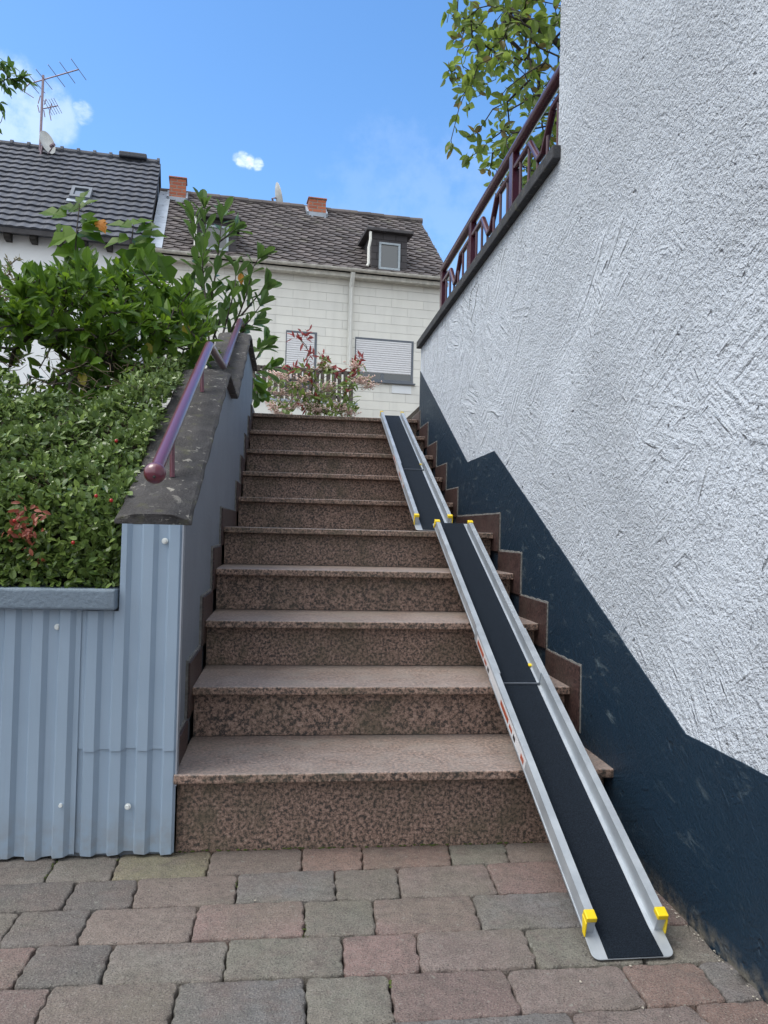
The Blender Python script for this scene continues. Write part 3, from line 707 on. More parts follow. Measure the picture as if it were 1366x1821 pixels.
    for o_ in (0.20, -.13):
        stick(split+o_-.105, split+o_-.012, .014, .030, 'sticker_orange', .0011); stick(split+o_-.150, split+o_-.118, .014, .026, 'sticker_orange', .0011)
        stick(split+o_-.185, split+o_-.163, .012, .026, 'sticker_black', .0011)
    stick(split-.405, split-.375, .012, .028, 'sticker_orange', .0011)
    return r
frA = Frame((1.0205, -.617, .004), (1.0205, 1.335, .912))
jA = (np.array([1.0, .261, .413])-frA.p0)@frA.e
ramp(frA, jA, 'lower aluminium ramp with black grip strip from the paving up to the landing', .062, .05, True)
frB = Frame((.956, 1.37, .8835), (1.015, 3.53, 1.722))
jB = (np.array([1.0, 2.285, 1.241])-frB.p0)@frB.e
ramp(frB, jB, 'upper aluminium ramp with black grip strip from the landing to the top step', .075, .03, True)

# ------------------------------------------------------------------ houses across the top
HA = R_(6); HQ = np.array([1.394, 15.831, 0.0]); hu = np.array([math.cos(HA), math.sin(HA), 0]); hv = np.array([-math.sin(HA), math.cos(HA), 0])
def HP(x, y, v):                       # photograph pixel onto the house plane at depth v -> house coordinates
    P = hit(x, y, hv, hv@HQ+v)-HQ; return np.array([P@hu, P@hv, P[2]])
def roofhit(x, y, e, r):               # onto the roof plane through eave (v,z)=e and ridge (v,z)=r
    s = (r[1]-e[1])/(r[0]-e[0]); n = hv*(-s)+np.array([0, 0, 1.0]); P = hit(x, y, n, (-s*hv)@HQ + e[1]-s*e[0])-HQ
    return np.array([P@hu, P@hv, P[2]])
def house(name, label): return empty(name, HQ, label, 'house', rz=HA)
def slate_roof(u0, u1, e, r, name, mat, parent, wexp=.34, hexp=.165, skew=.13, cut=None):
    """lapped slates laid in slanting courses, each a thin tilted piece"""
    b = MB(); L = math.hypot(r[0]-e[0], r[1]-e[1]); dv, dz = (r[0]-e[0])/L, (r[1]-e[1])/L; nv, nz_ = -dz, dv
    rows = int(L/hexp)
    def P(u, a, h): return (u, e[0]+dv*a+nv*h, e[1]+dz*a+nz_*h)
    b.add([P(u0, 0, -.05), P(u1, 0, -.05), P(u1, L, -.05), P(u0, L, -.05), P(u0, 0, 0), P(u1, 0, 0), P(u1, L, 0), P(u0, L, 0)],
          [(3, 2, 1, 0), (4, 5, 6, 7), (0, 1, 5, 4), (1, 2, 6, 5), (2, 3, 7, 6), (3, 0, 4, 7)])
    for k in range(rows+1):
        a = k*hexp; u = u0-(k*.147) % wexp
        while u < u1:
            w = wexp; c0, c1 = max(u, u0), min(u+w, u1)
            if c1-c0 > .03:
                t = rng.normal(0, .004); f_ = (c1-c0)
                def cl(q): return max(min(q, L), -.05)
                q = [P(c0, cl(a+.06), .034+t), P(c0+f_*.30, cl(a-.005), .042+t), P(c0+f_*.62, cl(a-.055), .046+t), P(c0+f_*.80, cl(a-.05), .044+t), P(c1-.004, cl(a+.06), .036+t),
                     P(c1, cl(a+hexp*1.35), .004), P(c0, cl(a+hexp*1.35), .004)]
                n = len(q); lowv = [(x, y-nv*.026, z-nz_*.026) for x, y, z in q]
                b.add(q+lowv, [tuple(range(n))]+[(i, n+i, n+(i+1) % n, (i+1) % n) for i in range(n)])
            u += w
    return b.build(name, MAT[mat], parent, local=True)
def pantile_roof(u0, u1, e, r, parent):
    b = MB(); L = math.hypot(r[0]-e[0], r[1]-e[1]); dv, dz = (r[0]-e[0])/L, (r[1]-e[1])/L; nv, nz_ = -dz, dv
    hexp = L/16; wt = .235; per = 7; nt = int((u1-u0)/wt)+1
    def P(u, a, h): return (u, e[0]+dv*a+nv*h, e[1]+dz*a+nz_*h)
    for k in range(16):
        for t in range(nt):
            ua = u1-wt*(t+1); V = []; j = rng.normal(0, .003)
            for (a, h0) in ((k*hexp-.05, .012), (k*hexp-.05, .060+j), ((k+1)*hexp+.01, .012)):
                for i in range(per+1):
                    x = i/per; hgt_ =   .012*math.sin(math.pi*min(x/.62, 1))**1.2 if x < .62 else -.006*math.sin(math.pi*(x-.62)/.38)
                    V.append(P(max(ua+wt*x*.995, u0), a, h0+hgt_))
            n = per+1; b.add(V, [(i+r_*n, i+1+r_*n, i+1+(r_+1)*n, i+(r_+1)*n) for r_ in range(2) for i in range(per)])
    b.add([P(u0, 0, -.06), P(u1, 0, -.06), P(u1, L, -.06), P(u0, L, -.06), P(u0, 0, 0), P(u1, 0, 0), P(u1, L, 0), P(u0, L, 0)],
          [(3, 2, 1, 0), (4, 5, 6, 7), (0, 1, 5, 4), (1, 2, 6, 5), (2, 3, 7, 6), (3, 0, 4, 7)])
    return b.build('roof', MAT['pantile'], parent, local=True)

# right house --------------------------------------------------------
hc = house('panel_house', 'cream panelled house with weathered slate roof, dormers and brick chimneys')
UL, UR = -4.36, 2.50; EV, RV = (-.25, 6.88), (2.75, 9.40)
b = MB(); b.box(UL, UR, 0, 6, -.3, 6.85); b.build('wall', MAT['panel_siding'], hc, local=True)
b = MB(); b.prism([(0, 6.851), (5.7, 6.851), (2.75, 9.25)], 0, UL, UR-.05); b.build('gable', MAT['slate_fascia'], hc, local=True)
rf = slate_roof(UL, UR+.08, EV, RV, 'roof', 'slate', hc)
b = MB(); b.prism([(2.75, 9.40), (5.9, 6.85), (5.9, 6.80), (2.75, 9.35)], 0, UL, UR+.08); b.build('roof_rear', MAT['slate'], hc, local=True)
b = MB()
for i in range(19):
    u = UL+(UR+.08-UL)*i/19; b.tube([(u, 2.75, 9.41+.006*math.sin(i*3)), (u+(UR-UL)/19+.04, 2.75, 9.41+.006*math.sin(i*5))], [.085, .095], 10)
b.build('ridge_cap', MAT['slate'], rf, local=True)
b = MB(); P = []
for q in np.linspace(math.pi, 2*math.pi, 9): P.append((-.30+.065*math.cos(q), 6.87+.065*math.sin(q)))
P += [(-.245, 6.87), (-.255, 6.865)]+[(-.30+.052*math.cos(q), 6.868+.052*math.sin(q)) for q in np.linspace(2*math.pi, math.pi, 9)]
b.prism(P, 0, UL+.02, UR+.1); b.build('gutter', MAT['gutter_white'], hc, local=True)
b = MB(); b.box(UL, UR, -.22, -.001, 6.70, 6.80); b.build('fascia', MAT['gutter_white'], hc, local=True, bevel=.01)
up_ = HP(625, 500, -.08)[0]
b = MB(); b.tube([(up_, -.28, 6.80), (up_, -.2, 6.66), (up_, -.075, 6.5), (up_-.0, -.07, 2.0)], .055, 12); b.build('downpipe', MAT['cream_wall'], hc, local=True, autosmooth=True)
def chimney(px0, px1, pyt, pyb, v):
    a, c = HP(px0, pyb, v), HP(px1, pyt, v); u0, u1, zt_ = a[0], c[0], c[2]; d = .38
    vb = v+d; zr = EV[1]+(v-EV[0])*(RV[1]-EV[1])/(RV[0]-EV[0])
    b = MB(); b.box(u0, u1, v, vb, zr-.5, zt_); ch = b.build('chimney', MAT['red_brick'], hc, local=True)
    b = MB(); b.box(u0-.025, u1+.025, v-.025, vb+.025, zt_, zt_+.04); b.build('chimney_cap', MAT['red_brick'], ch, local=True, bevel=.01)
    b = MB(); b.box(u0-.06, u1+.05, v-.06, v-.003, zr-.08, zr+.09); b.prism([(v-.06, zr-.06), (vb, zr+.3), (vb, zr+.42), (v-.06, zr+.09)], 0, u1+.004, u1+.05); b.prism([(v-.06, zr-.06), (vb, zr+.3), (vb, zr+.42), (v-.06, zr+.09)], 0, u0-.06, u0-.004)
    b.build('flashing', MAT['lead'], ch, local=True)
chimney(549, 580, 356, 390, 2.35); chimney(301, 331, 319, 352, 2.30)
def dormer(fl, fr_, fb, roofpts, win, pipe):
    """flat-roofed slate-hung dormer; fl, fr_: front face left/right x, fb: foot y, in the photograph"""
    foot = roofhit((fl+fr_)/2, fb, EV, RV); v = foot[1]
    A = HP(fl, fb, v); B = HP(fr_, fb, v); zt_ = HP((roofpts[0]+roofpts[1])/2, roofpts[2], v-.12)[2]; u0, u1 = A[0], B[0]
    s = (RV[1]-EV[1])/(RV[0]-EV[0]); vend = v+(zt_-foot[2])/s
    b = MB(); b.prism([(v, foot[2]-.12), (v, zt_-.05), (vend, zt_-.05), (v+.2, foot[2]-.05)], 0, u0, u1)
    dm = b.build('dormer', MAT['slate_hung'], hc, local=True)
    ra, rb = HP(roofpts[0], roofpts[2], v-.12)[0], HP(roofpts[1], roofpts[2], v-.12)[0]
    b = MB(); b.prism([(v-.14, zt_-.05), (v-.14, zt_+.02), (vend+.15, zt_+.08), (vend+.15, zt_-.02)], 0, ra, rb); b.build('dormer_roof', MAT['slate_fascia'], dm, local=True, bevel=.01)
    w0, w1 = HP(win[0], win[2], v), HP(win[1], win[3], v)
    b = MB(); f = .05; x0, x1, z1, z0 = w0[0], w1[0], w0[2], w1[2]
    b.box(x0, x1, v-.05, v+.02, z1-f, z1); b.box(x0, x1, v-.05, v+.02, z0, z0+f); b.box(x0, x0+f, v-.05, v+.02, z0+f, z1-f); b.box(x1-f, x1, v-.05, v+.02, z0+f, z1-f)
    b.build('window_frame', MAT['frame_pale'], dm, local=True, bevel=.006)
    b = MB(); b.box(x0+f, x1-f, v-.02, v-.012, z0+f, z1-f); b.build('window_pane', MAT['window_glass'], dm, local=True)
    if pipe:
        pu = [HP(px, py, v-.1) for px, py in pipe]
        b = MB(); b.tube(pu, .032, 10); b.build('dormer_pipe', MAT['cream_wall'], dm, local=True, autosmooth=True)
    return dm
simple('frame_pale', (.33, .38, .42), .5)
brick('slate_hung', (.055, .050, .055), (.070, .064, .068), (.028, .026, .028), .30, .16, .008, bump=.02)
dormer(660, 723, 481, (653, 736, 409), (674, 710.5, 431, 483), [(659, 412), (659, 425), (656, 440), (655.5, 468), (653, 473)])
dormer(345, 420, 448, (338, 429, 383), (364, 406, 400, 448), [(347, 385), (348, 400), (347, 437)])
def shuttered(px0, py0, px1, py1, drop, parent):
    a, c = HP(px0, py0, 0), HP(px1, py1, 0); x0, x1, z1, z0 = a[0], c[0], a[2], c[2]
    b = MB(); f = .055
    b.box(x0, x1, -.012, .05, z1-.05, z1); b.box(x0, x1, -.03, .05, z0, z0+.055); b.box(x0, x0+f*.35, -.012, .05, z0+.055, z1-.05); b.box(x1-f, x1, -.012, .05, z0+.055, z1-.05)
    xm = x0+(x1-x0)*.47; b.box(xm-.04, xm+.04, -.008, -.0035, z0+.055, z0+.36); b.box(x0-.02, x1+.05, -.07, .0, z0-.03, z0)
    wd = b.build('window', MAT['frame_grey'], parent, local=True, bevel=.004)
    zb = z1-(z1-z0)*drop; b = MB(); n = int((z1-.05-zb)/.052)
    P = []
    for i in range(n+1):
        z = zb+(z1-.05-zb)*i/(n+1); hh = (z1-.05-zb)/(n+1)
        P += [(-.0095, z+.004), (-.0175, z+hh*.3), (-.0175, z+hh*.7), (-.0095, z+hh*.96)]
    P += [(-.006, z1-.05), (-.006, zb)]
    b.prism(P, 0, x0+f*.35+.002, x1-f-.002); b.build('shutter', MAT['shutter_slats'], wd, local=True)
    b = MB(); b.box(x0+f*.6+.001, x1-f-.001, -.0035, -.0015, z0+.055, zb+.02); b.build('window_pane', MAT['window_glass'], wd, local=True)
shuttered(509, 587, 561.5, 690, .86, hc); shuttered(632, 599, 734, 683, .80, hc)
b = MB(); a, c = HP(697, 685, 0), HP(731, 701, 0); b.box(a[0], c[0], -.012, -.001, c[2], a[2]); b.build('replacement_panel', MAT['white_house_wall'], hc, local=True)

# balcony in front of it
bl = empty('balcony', HQ-hv*.6, 'small balcony with weathered wooden plank railing on the cream house', 'balcony', rz=HA)
bl.location = tuple(HQ-hv*1.0); ofs = np.array([0, -1.0, 0])
def BP(x, y, v=0): return HP(x, y, v-1.0)-ofs
bu0, bu1 = BP(456, 650)[0], BP(625, 710)[0]; bzt, bzb = BP(540, 653)[2], BP(540, 708)[2]
b = MB(); b.box(bu0-.05, bu1+.1, -.05, 1.0, bzb-.42, bzb-.10); b.build('floor_slab', MAT['cream_wall'], bl, local=True, bevel=.01)
b = MB(); b.box(bu0-.08, bu1+.13, -.08, -.02, bzb-.10, bzb-.05); b.box(bu0-.08, bu0-.02, -.02, .98, bzb-.10, bzb-.05); b.build('edge_trim', MAT['zinc'], bl, local=True)
for i in range(17):
    u = bu0+(bu1-bu0)*i/16.5; w = .088+.008*math.sin(i*2.1)
    b = MB(); b.prism([(u, bzb-.06), (u+w, bzb-.06), (u+w, bzt-.05), (u+w*.7, bzt-.02+.01*math.sin(i)), (u+w*.3, bzt-.02), (u, bzt-.05)], 1, -.012, .010)
    b.build('plank', MAT['weathered_wood'], bl, local=True)
for i in range(7):
    v = .08+i*.13; b = MB(); b.box(bu0-.035, bu0-.012, v, v+.08, bzb-.06, bzt-.04); b.build('plank', MAT['weathered_wood'], bl, local=True)
b = MB(); b.box(bu0-.02, bu1+.04, .0102, .05, bzt-.09, bzt-.02); b.box(bu0-.02, bu1+.04, .0102, .05, bzb+.04, bzb+.10); b.build('rail', MAT['dark_wood'], bl, local=True)

# left house ---------------------------------------------------------
hl = house('white_house', 'white plastered house with dark grey pantile roof, skylight and rafter ends')
LE, LRg = (-.42, 6.99), (2.72, 10.10); LU = -4.385
b = MB(); b.box(-16, UL-.005, -.12, 6, -.3, 7.05); b.build('wall', MAT['white_house_wall'], hl, local=True)
rl_ = pantile_roof(-16, LU+.02, LE, LRg, hl)
b = MB(); b.prism([(2.72, 10.10), (6.0, 6.9), (6.0, 6.84), (2.72, 10.04)], 0, -16, LU+.02); b.build('roof_rear', MAT['pantile'], hl, local=True)
b = MB(); b.prism([(-.12, 7.06), (6.0, 7.0), (2.72, 10.0)], 0, LU-.35, LU-.03); b.build('gable', MAT['slate_fascia'], hl, local=True)
b = MB()
for i in range(32):
    u = LU-.02-.385*(i+1); b.tube([(u, 2.72, 10.12), (u+.34, 2.72, 10.12), (u+.345, 2.72, 10.13), (u+.40, 2.72, 10.13)], [.085, .085, .115, .115], 10)
b.build('ridge_tiles', MAT['pantile'], rl_, local=True)
b = MB(); a, c = HP(213, 279, 2.72), HP(262, 285, 2.72); b.box(a[0], c[0], 2.50, 2.90, 10.10, 10.235); b.build('ridge_vent', MAT['pantile'], rl_, local=True, bevel=.03)
b = MB(); b.box(-16, LU-.02, -.46, -.42, 6.86, 6.97); b.build('eaves_board', MAT['slate_fascia'], hl, local=True)
b = MB(); b.box(-16, LU-.02, -.42, -.121, 6.93, 6.95); b.build('soffit', MAT['frame_grey'], hl, local=True)
for i in range(14):
    u = HP(62, 409, -.2)[0]+(i-5)*.505
    if u < LU-.1: b = MB(); b.prism([(-.40, 6.929), (-.40, 6.80), (-.34, 6.76), (-.1215, 6.76), (-.1215, 6.929)], 0, u-.06, u+.06); b.build('rafter_end', MAT['dark_wood'], hl, local=True)
# lead strip between the roofs
b = MB(); s = (RV[1]-EV[1])/(RV[0]-EV[0])
for i in range(5):
    v0 = EV[0]-.02+(RV[0]-EV[0]+.0)*i/5; v1 = EV[0]-.02+(RV[0]-EV[0])*(i+1)/5+.03
    b.prism([(v0, EV[1]+s*(v0-EV[0])+.045+.006), (v1, EV[1]+s*(v1-EV[0])+.045), (v1, EV[1]+s*(v1-EV[0])+.06), (v0, EV[1]+s*(v0-EV[0])+.066)], 0, LU+.025, LU+.30)
b.build('valley_flashing', MAT['lead'], hc, local=True)
b = MB(); q = HP(266, 440, -.25); b.tube([(LU-.05, -.40, 6.9), (LU-.05, -.30, 6.55), (LU-.05, -.22, 6.3), (LU-.05, -.2, 1.5)], .05, 12); b.build('downpipe', MAT['zinc'], hl, local=True, autosmooth=True)
# skylight
def RP(x, y): return roofhit(x, y, LE, LRg)
a, c_ = RP(124, 359), RP(166, 345); s2 = (LRg[1]-LE[1])/(LRg[0]-LE[0]); Ls = math.hypot(1, s2); 
def roofbox(b, u0, u1, v0, v1, h0, h1):
    V = []
    for h in (h0, h1):
        for (u, v) in ((u0, v0), (u1, v0), (u1, v1), (u0, v1)): V.append((u, v-h*s2/Ls, LE[1]+s2*(v-LE[0])+h/Ls))
    b.add(V, [(3, 2, 1, 0), (4, 5, 6, 7), (0, 1, 5, 4), (1, 2, 6, 5), (2, 3, 7, 6), (3, 0, 4, 7)])
u0, u1, v0, v1 = a[0], c_[0], a[1], c_[1]
b = MB(); roofbox(b, u0, u1, v0, v0+.07, .02, .15); roofbox(b, u0, u1, v1-.07, v1, .02, .15); roofbox(b, u0, u0+.07, v0+.07, v1-.07, .02, .15); roofbox(b, u1-.07, u1, v0+.07, v1-.07, .02, .15)
sk = b.build('skylight', MAT['frame_grey'], hl, local=True)
b = MB(); roofbox(b, u0+.07, u1-.07, v0+.07, v1-.07, .10, .11); b.build('skylight_pane', MAT['window_glass'], sk, local=True)
b = MB(); roofbox(b, u0-.05, u1+.05, v0-.10, v0-.002, .06, .085); b.build('skylight_apron', MAT['lead'], sk, local=True)
# antenna and dishes
def HW3(p): return HQ+hu*p[0]+hv*p[1]+np.array([0, 0, p[2]])
def AP(x, y, v=2.6): return HW3(HP(x, y, v))
base = AP(70, 268)
an = empty('roof_antenna', base, 'tall roof mast with two television antennas on the dark tiled roof', 'antenna')
b = MB(); b.tube([AP(70.5, 284), AP(77, 134)], .030, 10); b.build('mast', MAT['mast_metal'], an, autosmooth=True)
def yagi(p0, p1, elems, r, name):
    b = MB(); a, c = AP(*p0), AP(*p1); b.tube([a, c], r, 8)
    for t, (dx, dy) in elems:
        m_ = a+(c-a)*t; q = AP(77+dx, 200+dy)-AP(77, 200); b.tube([m_-q-hv*.25, m_+q+hv*.25], r*.5, 6)
    return b.build(name, MAT['mast_metal'], an)
yagi((52, 149), (140, 123.5), [(1.0, (11, 9)), (.77, (11, 9)), (.55, (12, 10)), (.30, (11, 8)), (.12, (14, 10)), (.02, (12, 8))], .016, 'long_antenna')
b = MB(); b.tube([AP(52, 149), AP(40, 161)], .014, 8); b.tube([AP(21, 149), AP(40, 161), AP(60, 174)], .009, 6); b.build('reflector', MAT['mast_metal'], an)
yagi((74, 194), (103, 188), [(1.0, (4, 4)), (.85, (4, 4)), (.7, (4, 4)), (.55, (4, 4)), (.4, (4, 4))], .014, 'short_antenna')
b = MB()
for s_, e_ in (((72, 170), (68, 184)), ((82, 176), (79, 186)), ((67, 187), (70, 200)), ((78, 196), (80, 208)), ((88, 200), (91, 214)), ((92, 184), (88, 200))): b.tube([AP(*s_), AP(*e_)], .012, 6)
b.build('corner_reflector', MAT['mast_metal'], an)
def dish(c, nrm, up, rx, ry, name, label, mast):
    nrm = np.array(nrm, float); nrm /= np.linalg.norm(nrm); up = np.array(up, float); up -= nrm*(up@nrm); up /= np.linalg.norm(up); sd_ = np.cross(up, nrm)
    e = empty(name, mast, label, 'satellite dish', 'satellite dishes on the roofs')
    V = []; n = 28; rings = 6
    for side in (0, 1):
        for i in range(rings+1):
            for j in range(n):
                t = 2*math.pi*j/n; q = i/rings; V.append(c+sd_*rx*q*math.cos(t)+up*ry*q*math.sin(t)+nrm*(.10*q*q*max(rx, ry)*2-.012*side))
    f = []; S = (rings+1)*n
    for i in range(rings):
        for j in range(n):
            k = (i*n+j, i*n+(j+1) % n, (i+1)*n+(j+1) % n, (i+1)*n+j); f.append(k); f.append(tuple(S+q for q in k[::-1]))
    for j in range(n): f.append((rings*n+j, rings*n+(j+1) % n, S+rings*n+(j+1) % n, S+rings*n+j))
    b = MB(); b.add(V, f); b.build('reflector_dish', MAT['dish_grey'], e, autosmooth=True)
    tip = c+nrm*rx*1.25-up*ry*.55
    b = MB(); b.tube([c-up*ry*.98, tip], .016, 8); b.tube([tip-nrm*.02, tip-nrm*.14], .045, 10); b.build('feed_arm', MAT['mast_metal'], e)
    b = MB(); b.tube([np.array(mast), c-nrm*.12, c-nrm*.01], .028, 8); b.build('bracket', MAT['mast_metal'], e)
    return e
cD = AP(82, 255, 2.35)
dish(cD, hu*.74-hv*.64+np.array([0, 0, .30]), (0, 0, 1), .22, .30, 'satellite_dish', 'round grey satellite dish at the foot of the mast on the dark tiled roof', AP(70, 285, 2.45))
cE = AP(492, 352, 3.0)
dish(cE, hu*.90+hv*.1+np.array([0, 0, .22]), (0, 0, 1), .30, .40, 'satellite_dish', 'pale satellite dish seen edge on behind the slate ridge', AP(488, 372, 3.1))

# ------------------------------------------------------------------ foliage
def unit(v): return v/np.maximum(np.linalg.norm(v, axis=-1, keepdims=True), 1e-9)
def leaf_mesh(b, P, D, N, L, Wd, mi=0, fold=.28, droop=.18, lobes=False, blunt=False):
    """a folded, slightly drooping blade per point: P base, D direction, N facing"""
    P = np.asarray(P, float); n = len(P)
    if n == 0: return
    D = unit(np.asarray(D, float)); S = unit(np.cross(D, N)); N = np.cross(S, D)
    L = np.broadcast_to(np.asarray(L, float), (n,))[:, None]; Wd = np.broadcast_to(np.asarray(Wd, float), (n,))[:, None]
    def q(l, w, h): return P+D*L*l+S*Wd*w+N*(Wd*h-L*droop*l*l)
    if lobes: T = [(0, 0, 0), (.10, .42, .10), (.34, .62, .12), (.36, .26, .06), (.62, .44, .10), (.80, .16, .04), (1, 0, 0), (.80, -.16, .04), (.62, -.44, .10), (.36, -.26, .06), (.34, -.62, .12), (.10, -.42, .10), (.42, 0, -.03)]
    elif lobes == 2: T = [(0, 0, 0), (.18, .32, .10), (.30, .50, .18), (.55, .34, .10), (.62, .50, .14), (.85, .16, .04), (1, 0, 0), (.85, -.16, .04), (.62, -.50, .14), (.55, -.34, .10), (.30, -.5, .18), (.18, -.32, .10), (.45, 0, -.03)]
    elif blunt: T = [(0, 0, 0), (.30, .24, fold*.24), (.58, .46, fold*.46), (.80, .46, fold*.46), (.94, .24, fold*.24), (1, 0, 0), (.94, -.24, fold*.24), (.80, -.46, fold*.46), (.58, -.46, fold*.46), (.30, -.24, fold*.24), (.55, 0, 0)]
    else: T = [(0, 0, 0), (.22, .36, fold*.36), (.5, .5, fold*.5), (.78, .33, fold*.33), (1, 0, 0), (.78, -.33, fold*.33), (.5, -.5, fold*.5), (.22, -.36, fold*.36), (.5, 0, 0)]
    m_ = len(T); V = np.stack([q(*t) for t in T], 1).reshape(-1, 3); c = m_-1
    fs = []
    for i in range(m_-1): fs.append((i, (i+1) % (m_-1), c))
    base = np.arange(n)[:, None]*m_
    F_ = (base[:, None, :]+np.array(fs)[None]).reshape(-1, 3)
    b.add(V, F_.tolist(), mi)
def rand_unit(n): return unit(rng.normal(size=(n, 3)))
def grow(roots, targets, b, r0=.004, expo=.42, mi=0, wig=.04, rmax=.06, seg=5, nside=6):
    """join every target to the nearest grown node: an irregular branching skeleton"""
    nodes = [np.array(p, float) for p in roots]; par = [-1]+[i for i in range(len(roots)-1)]
    T_ = sorted([np.array(t, float) for t in targets], key=lambda t: np.linalg.norm(t-nodes[-1])); tips = []
    for t in T_:
        A = np.array(nodes); d = np.linalg.norm(A-t, axis=1); k = int(d.argmin()); L = d[k]
        if L < 1e-4: continue
        m_ = max(1, int(L/max(wig*2.2, .02))); m_ = min(m_, seg); pr = k; a = nodes[k]
        for i in range(1, m_+1):
            p = a+(t-a)*i/m_ + (rng.normal(0, wig*.28, 3)*L*2 if i < m_ else 0); nodes.append(p); par.append(pr); pr = len(nodes)-1
        tips.append(pr)
    cnt = np.zeros(len(nodes)); kids = [[] for _ in nodes]
    for i, p in enumerate(par):
        if p >= 0: kids[p].append(i)
    for i in range(len(nodes)-1, -1, -1):
        cnt[i] = 1 if not kids[i] else sum(cnt[k] for k in kids[i])
    rad = np.minimum(r0*cnt**expo, rmax)
    used = set()
    for i in range(len(nodes)):
        for k in kids[i]:
            if k in used: continue
            ch = [i, k]; used.add(k); cur = k
            while kids[cur]:
                nx = max(kids[cur], key=lambda q: cnt[q])
                if nx in used: break
                used.add(nx); ch.append(nx); cur = nx
            rr = [min(rad[q], rad[ch[1]]*1.0 if q == ch[0] else 9) for q in ch]
            b.tube([nodes[q] for q in ch], rr, nside, mi, cap=False)
    return nodes, par, tips, kids
def twig_leaves(nodes, par, which, per, spread=.5, along=1.0):
    """leaf bases along the last bit of each twig, pointing outward"""
    P, D = [], []
    for i in which:
        a, c = nodes[par[i]], nodes[i]; d = c-a; L = np.linalg.norm(d); d = d/max(L, 1e-6)
        for k in range(per):
            t = 1-rng.random()*along; P.append(a+(c-a)*t); w = rng.normal(size=3); w -= d*(w@d); w /= max(np.linalg.norm(w), 1e-6); D.append(d*(1-spread)+w*spread+np.array([0, 0, .12]))
    return np.array(P), np.array(D)
def facing(n, up=.6, toward=(0, 0, 0)): return unit(rng.normal(0, .45, (n, 3))+np.array([0, 0, up])+np.array(toward))

# hedge: evergreen ground cover spilling over the bed, one mass
def hedge_z(x, y):
    base = .93+.56*y; front = np.clip((y+.03)/.16, 0, 1); return .715+(base-.715)*np.sqrt(front)+.03*np.sin(x*9+y*5)+.022*np.sin(x*21-y*17)
n = 26000
x = -.172-rng.random(n)**1.25*1.75; y = -.03+rng.random(n)**1.10*1.32*np.interp(-x, [.15, .30, .45, .78, 2], [1, .74, .56, .66, .85])
z = hedge_z(x, y); e = .01
gx = (hedge_z(x+e, y)-z)/e; gy = (hedge_z(x, y+e)-z)/e
Nn = unit(np.column_stack([-gx, -np.clip(gy, -3, 3), np.ones(n)]))
kf = 5000; xf = -.175-rng.random(kf)*1.2; zf = .715+rng.random(kf)*.27; yf = -.028+(zf-.715)**2*1.4+rng.normal(0, .012, kf)
clump = .5+.5*np.sin(x*31+3*np.sin(y*17))*np.sin(y*27+2*np.sin(x*13))
depth = rng.random(n)**1.5*.055*(1.2-clump*.7)
P = np.column_stack([x, y, z])-Nn*depth[:, None]+Nn*(.018*clump)[:, None]
P = np.vstack([P, np.column_stack([xf, yf, zf])]); Nn = np.vstack([Nn, np.tile([0, -.85, .45], (kf, 1))])
N_ = len(P); D = unit(Nn*.30+rng.normal(0, .75, (N_, 3))+np.array([0, -.12, .18])); FN = unit(Nn*.9+rng.normal(0, .42, (N_, 3))+np.array([0, 0, .35]))
L = rng.uniform(.017, .037, N_); b = MB()
kind = rng.random(N_); pt = np.sin(P[:, 0]*13+P[:, 1]*7)+np.sin(P[:, 1]*23-P[:, 0]*5)
tip = (kind < .10+.05*pt)
leaf_mesh(b, P[~tip], D[~tip], FN[~tip], L[~tip], L[~tip]*.52, 0, .35, .12, blunt=True); leaf_mesh(b, P[tip], D[tip], FN[tip], L[tip]*.9, L[tip]*.45, 1, .35, .1)
hg = b.build('hedge_plants', [MAT['hedge_leaf'], MAT['hedge_tip']], smooth=False); tag(hg, kind='stuff')
b = MB()                                                              # woody stems in the hedge
for i in range(420):
    xx = -.19-rng.random()*1.1; yy = rng.random()*1.2; p = np.array([xx, yy, float(hedge_z(xx, yy))-.035]); q = p+np.array([rng.normal(0, .05), rng.normal(0, .05)-.02, rng.uniform(.0, .06)])
    b.tube([p, (p+q)/2+rng.normal(0, .008, 3), q], [.0016, .0013, .0008], 4)
tag(b.build('hedge_stems', MAT['twig']), kind='stuff')
b = MB(); ys = np.linspace(.02, 2.4, 30); xs = np.linspace(-3.1, -.16, 30); V = [(a, c, float(hedge_z(a, c))-.10-max(0, c-.62)*.9) for c in ys for a in xs]
f = [(j*30+i, j*30+i+1, (j+1)*30+i+1, (j+1)*30+i) for j in range(29) for i in range(29)]; b.add(V, f); tag(b.build('hedge_soil', MAT['soil'], smooth=True), kind='structure')
b = MB(); b.box(-3.19, -.16, 2.35, 3.7, -.3, 1.55); b.box(-3.19, -.16, .14, 2.4, -.3, .62); tag(b.build('garden_bank', MAT['soil']), kind='structure')
b = MB()                                                              # withered red sprigs and berries
for (px, py) in [(35, 930), (45, 945), (28, 950), (52, 960), (40, 915), (60, 905), (57, 995), (48, 950), (60, 935), (35, 905), (55, 975), (20, 945), (67, 920), (42, 938)]:
    q = HY(px, py, -.05) if py > 885 else hit(px, py, (0, -.56, 1), .985); kk = 5; leaf_mesh(b, q+rng.normal(0, .010, (kk, 3)), rng.normal(0, 1, (kk, 3))+np.array([0, -.5, -.2]), facing(kk, .3, (0, -.8, 0)), rng.uniform(.016, .026, kk), .011, 0)
tag(b.build('withered_sprig', MAT['red_leaf']), 'withered red brown sprig in the low green hedge', 'sprig')
for px, py in [(171, 882), (198, 890), (207, 784), (130, 965), (26, 926)]:
    b = MB(); b.ball(HY(px, py, -.055 if py > 860 else .1), .0052, 8); tag(b.build('berry', MAT['berry'], smooth=True), 'small red berry on the low green hedge', 'berry', 'red berries in the hedge')

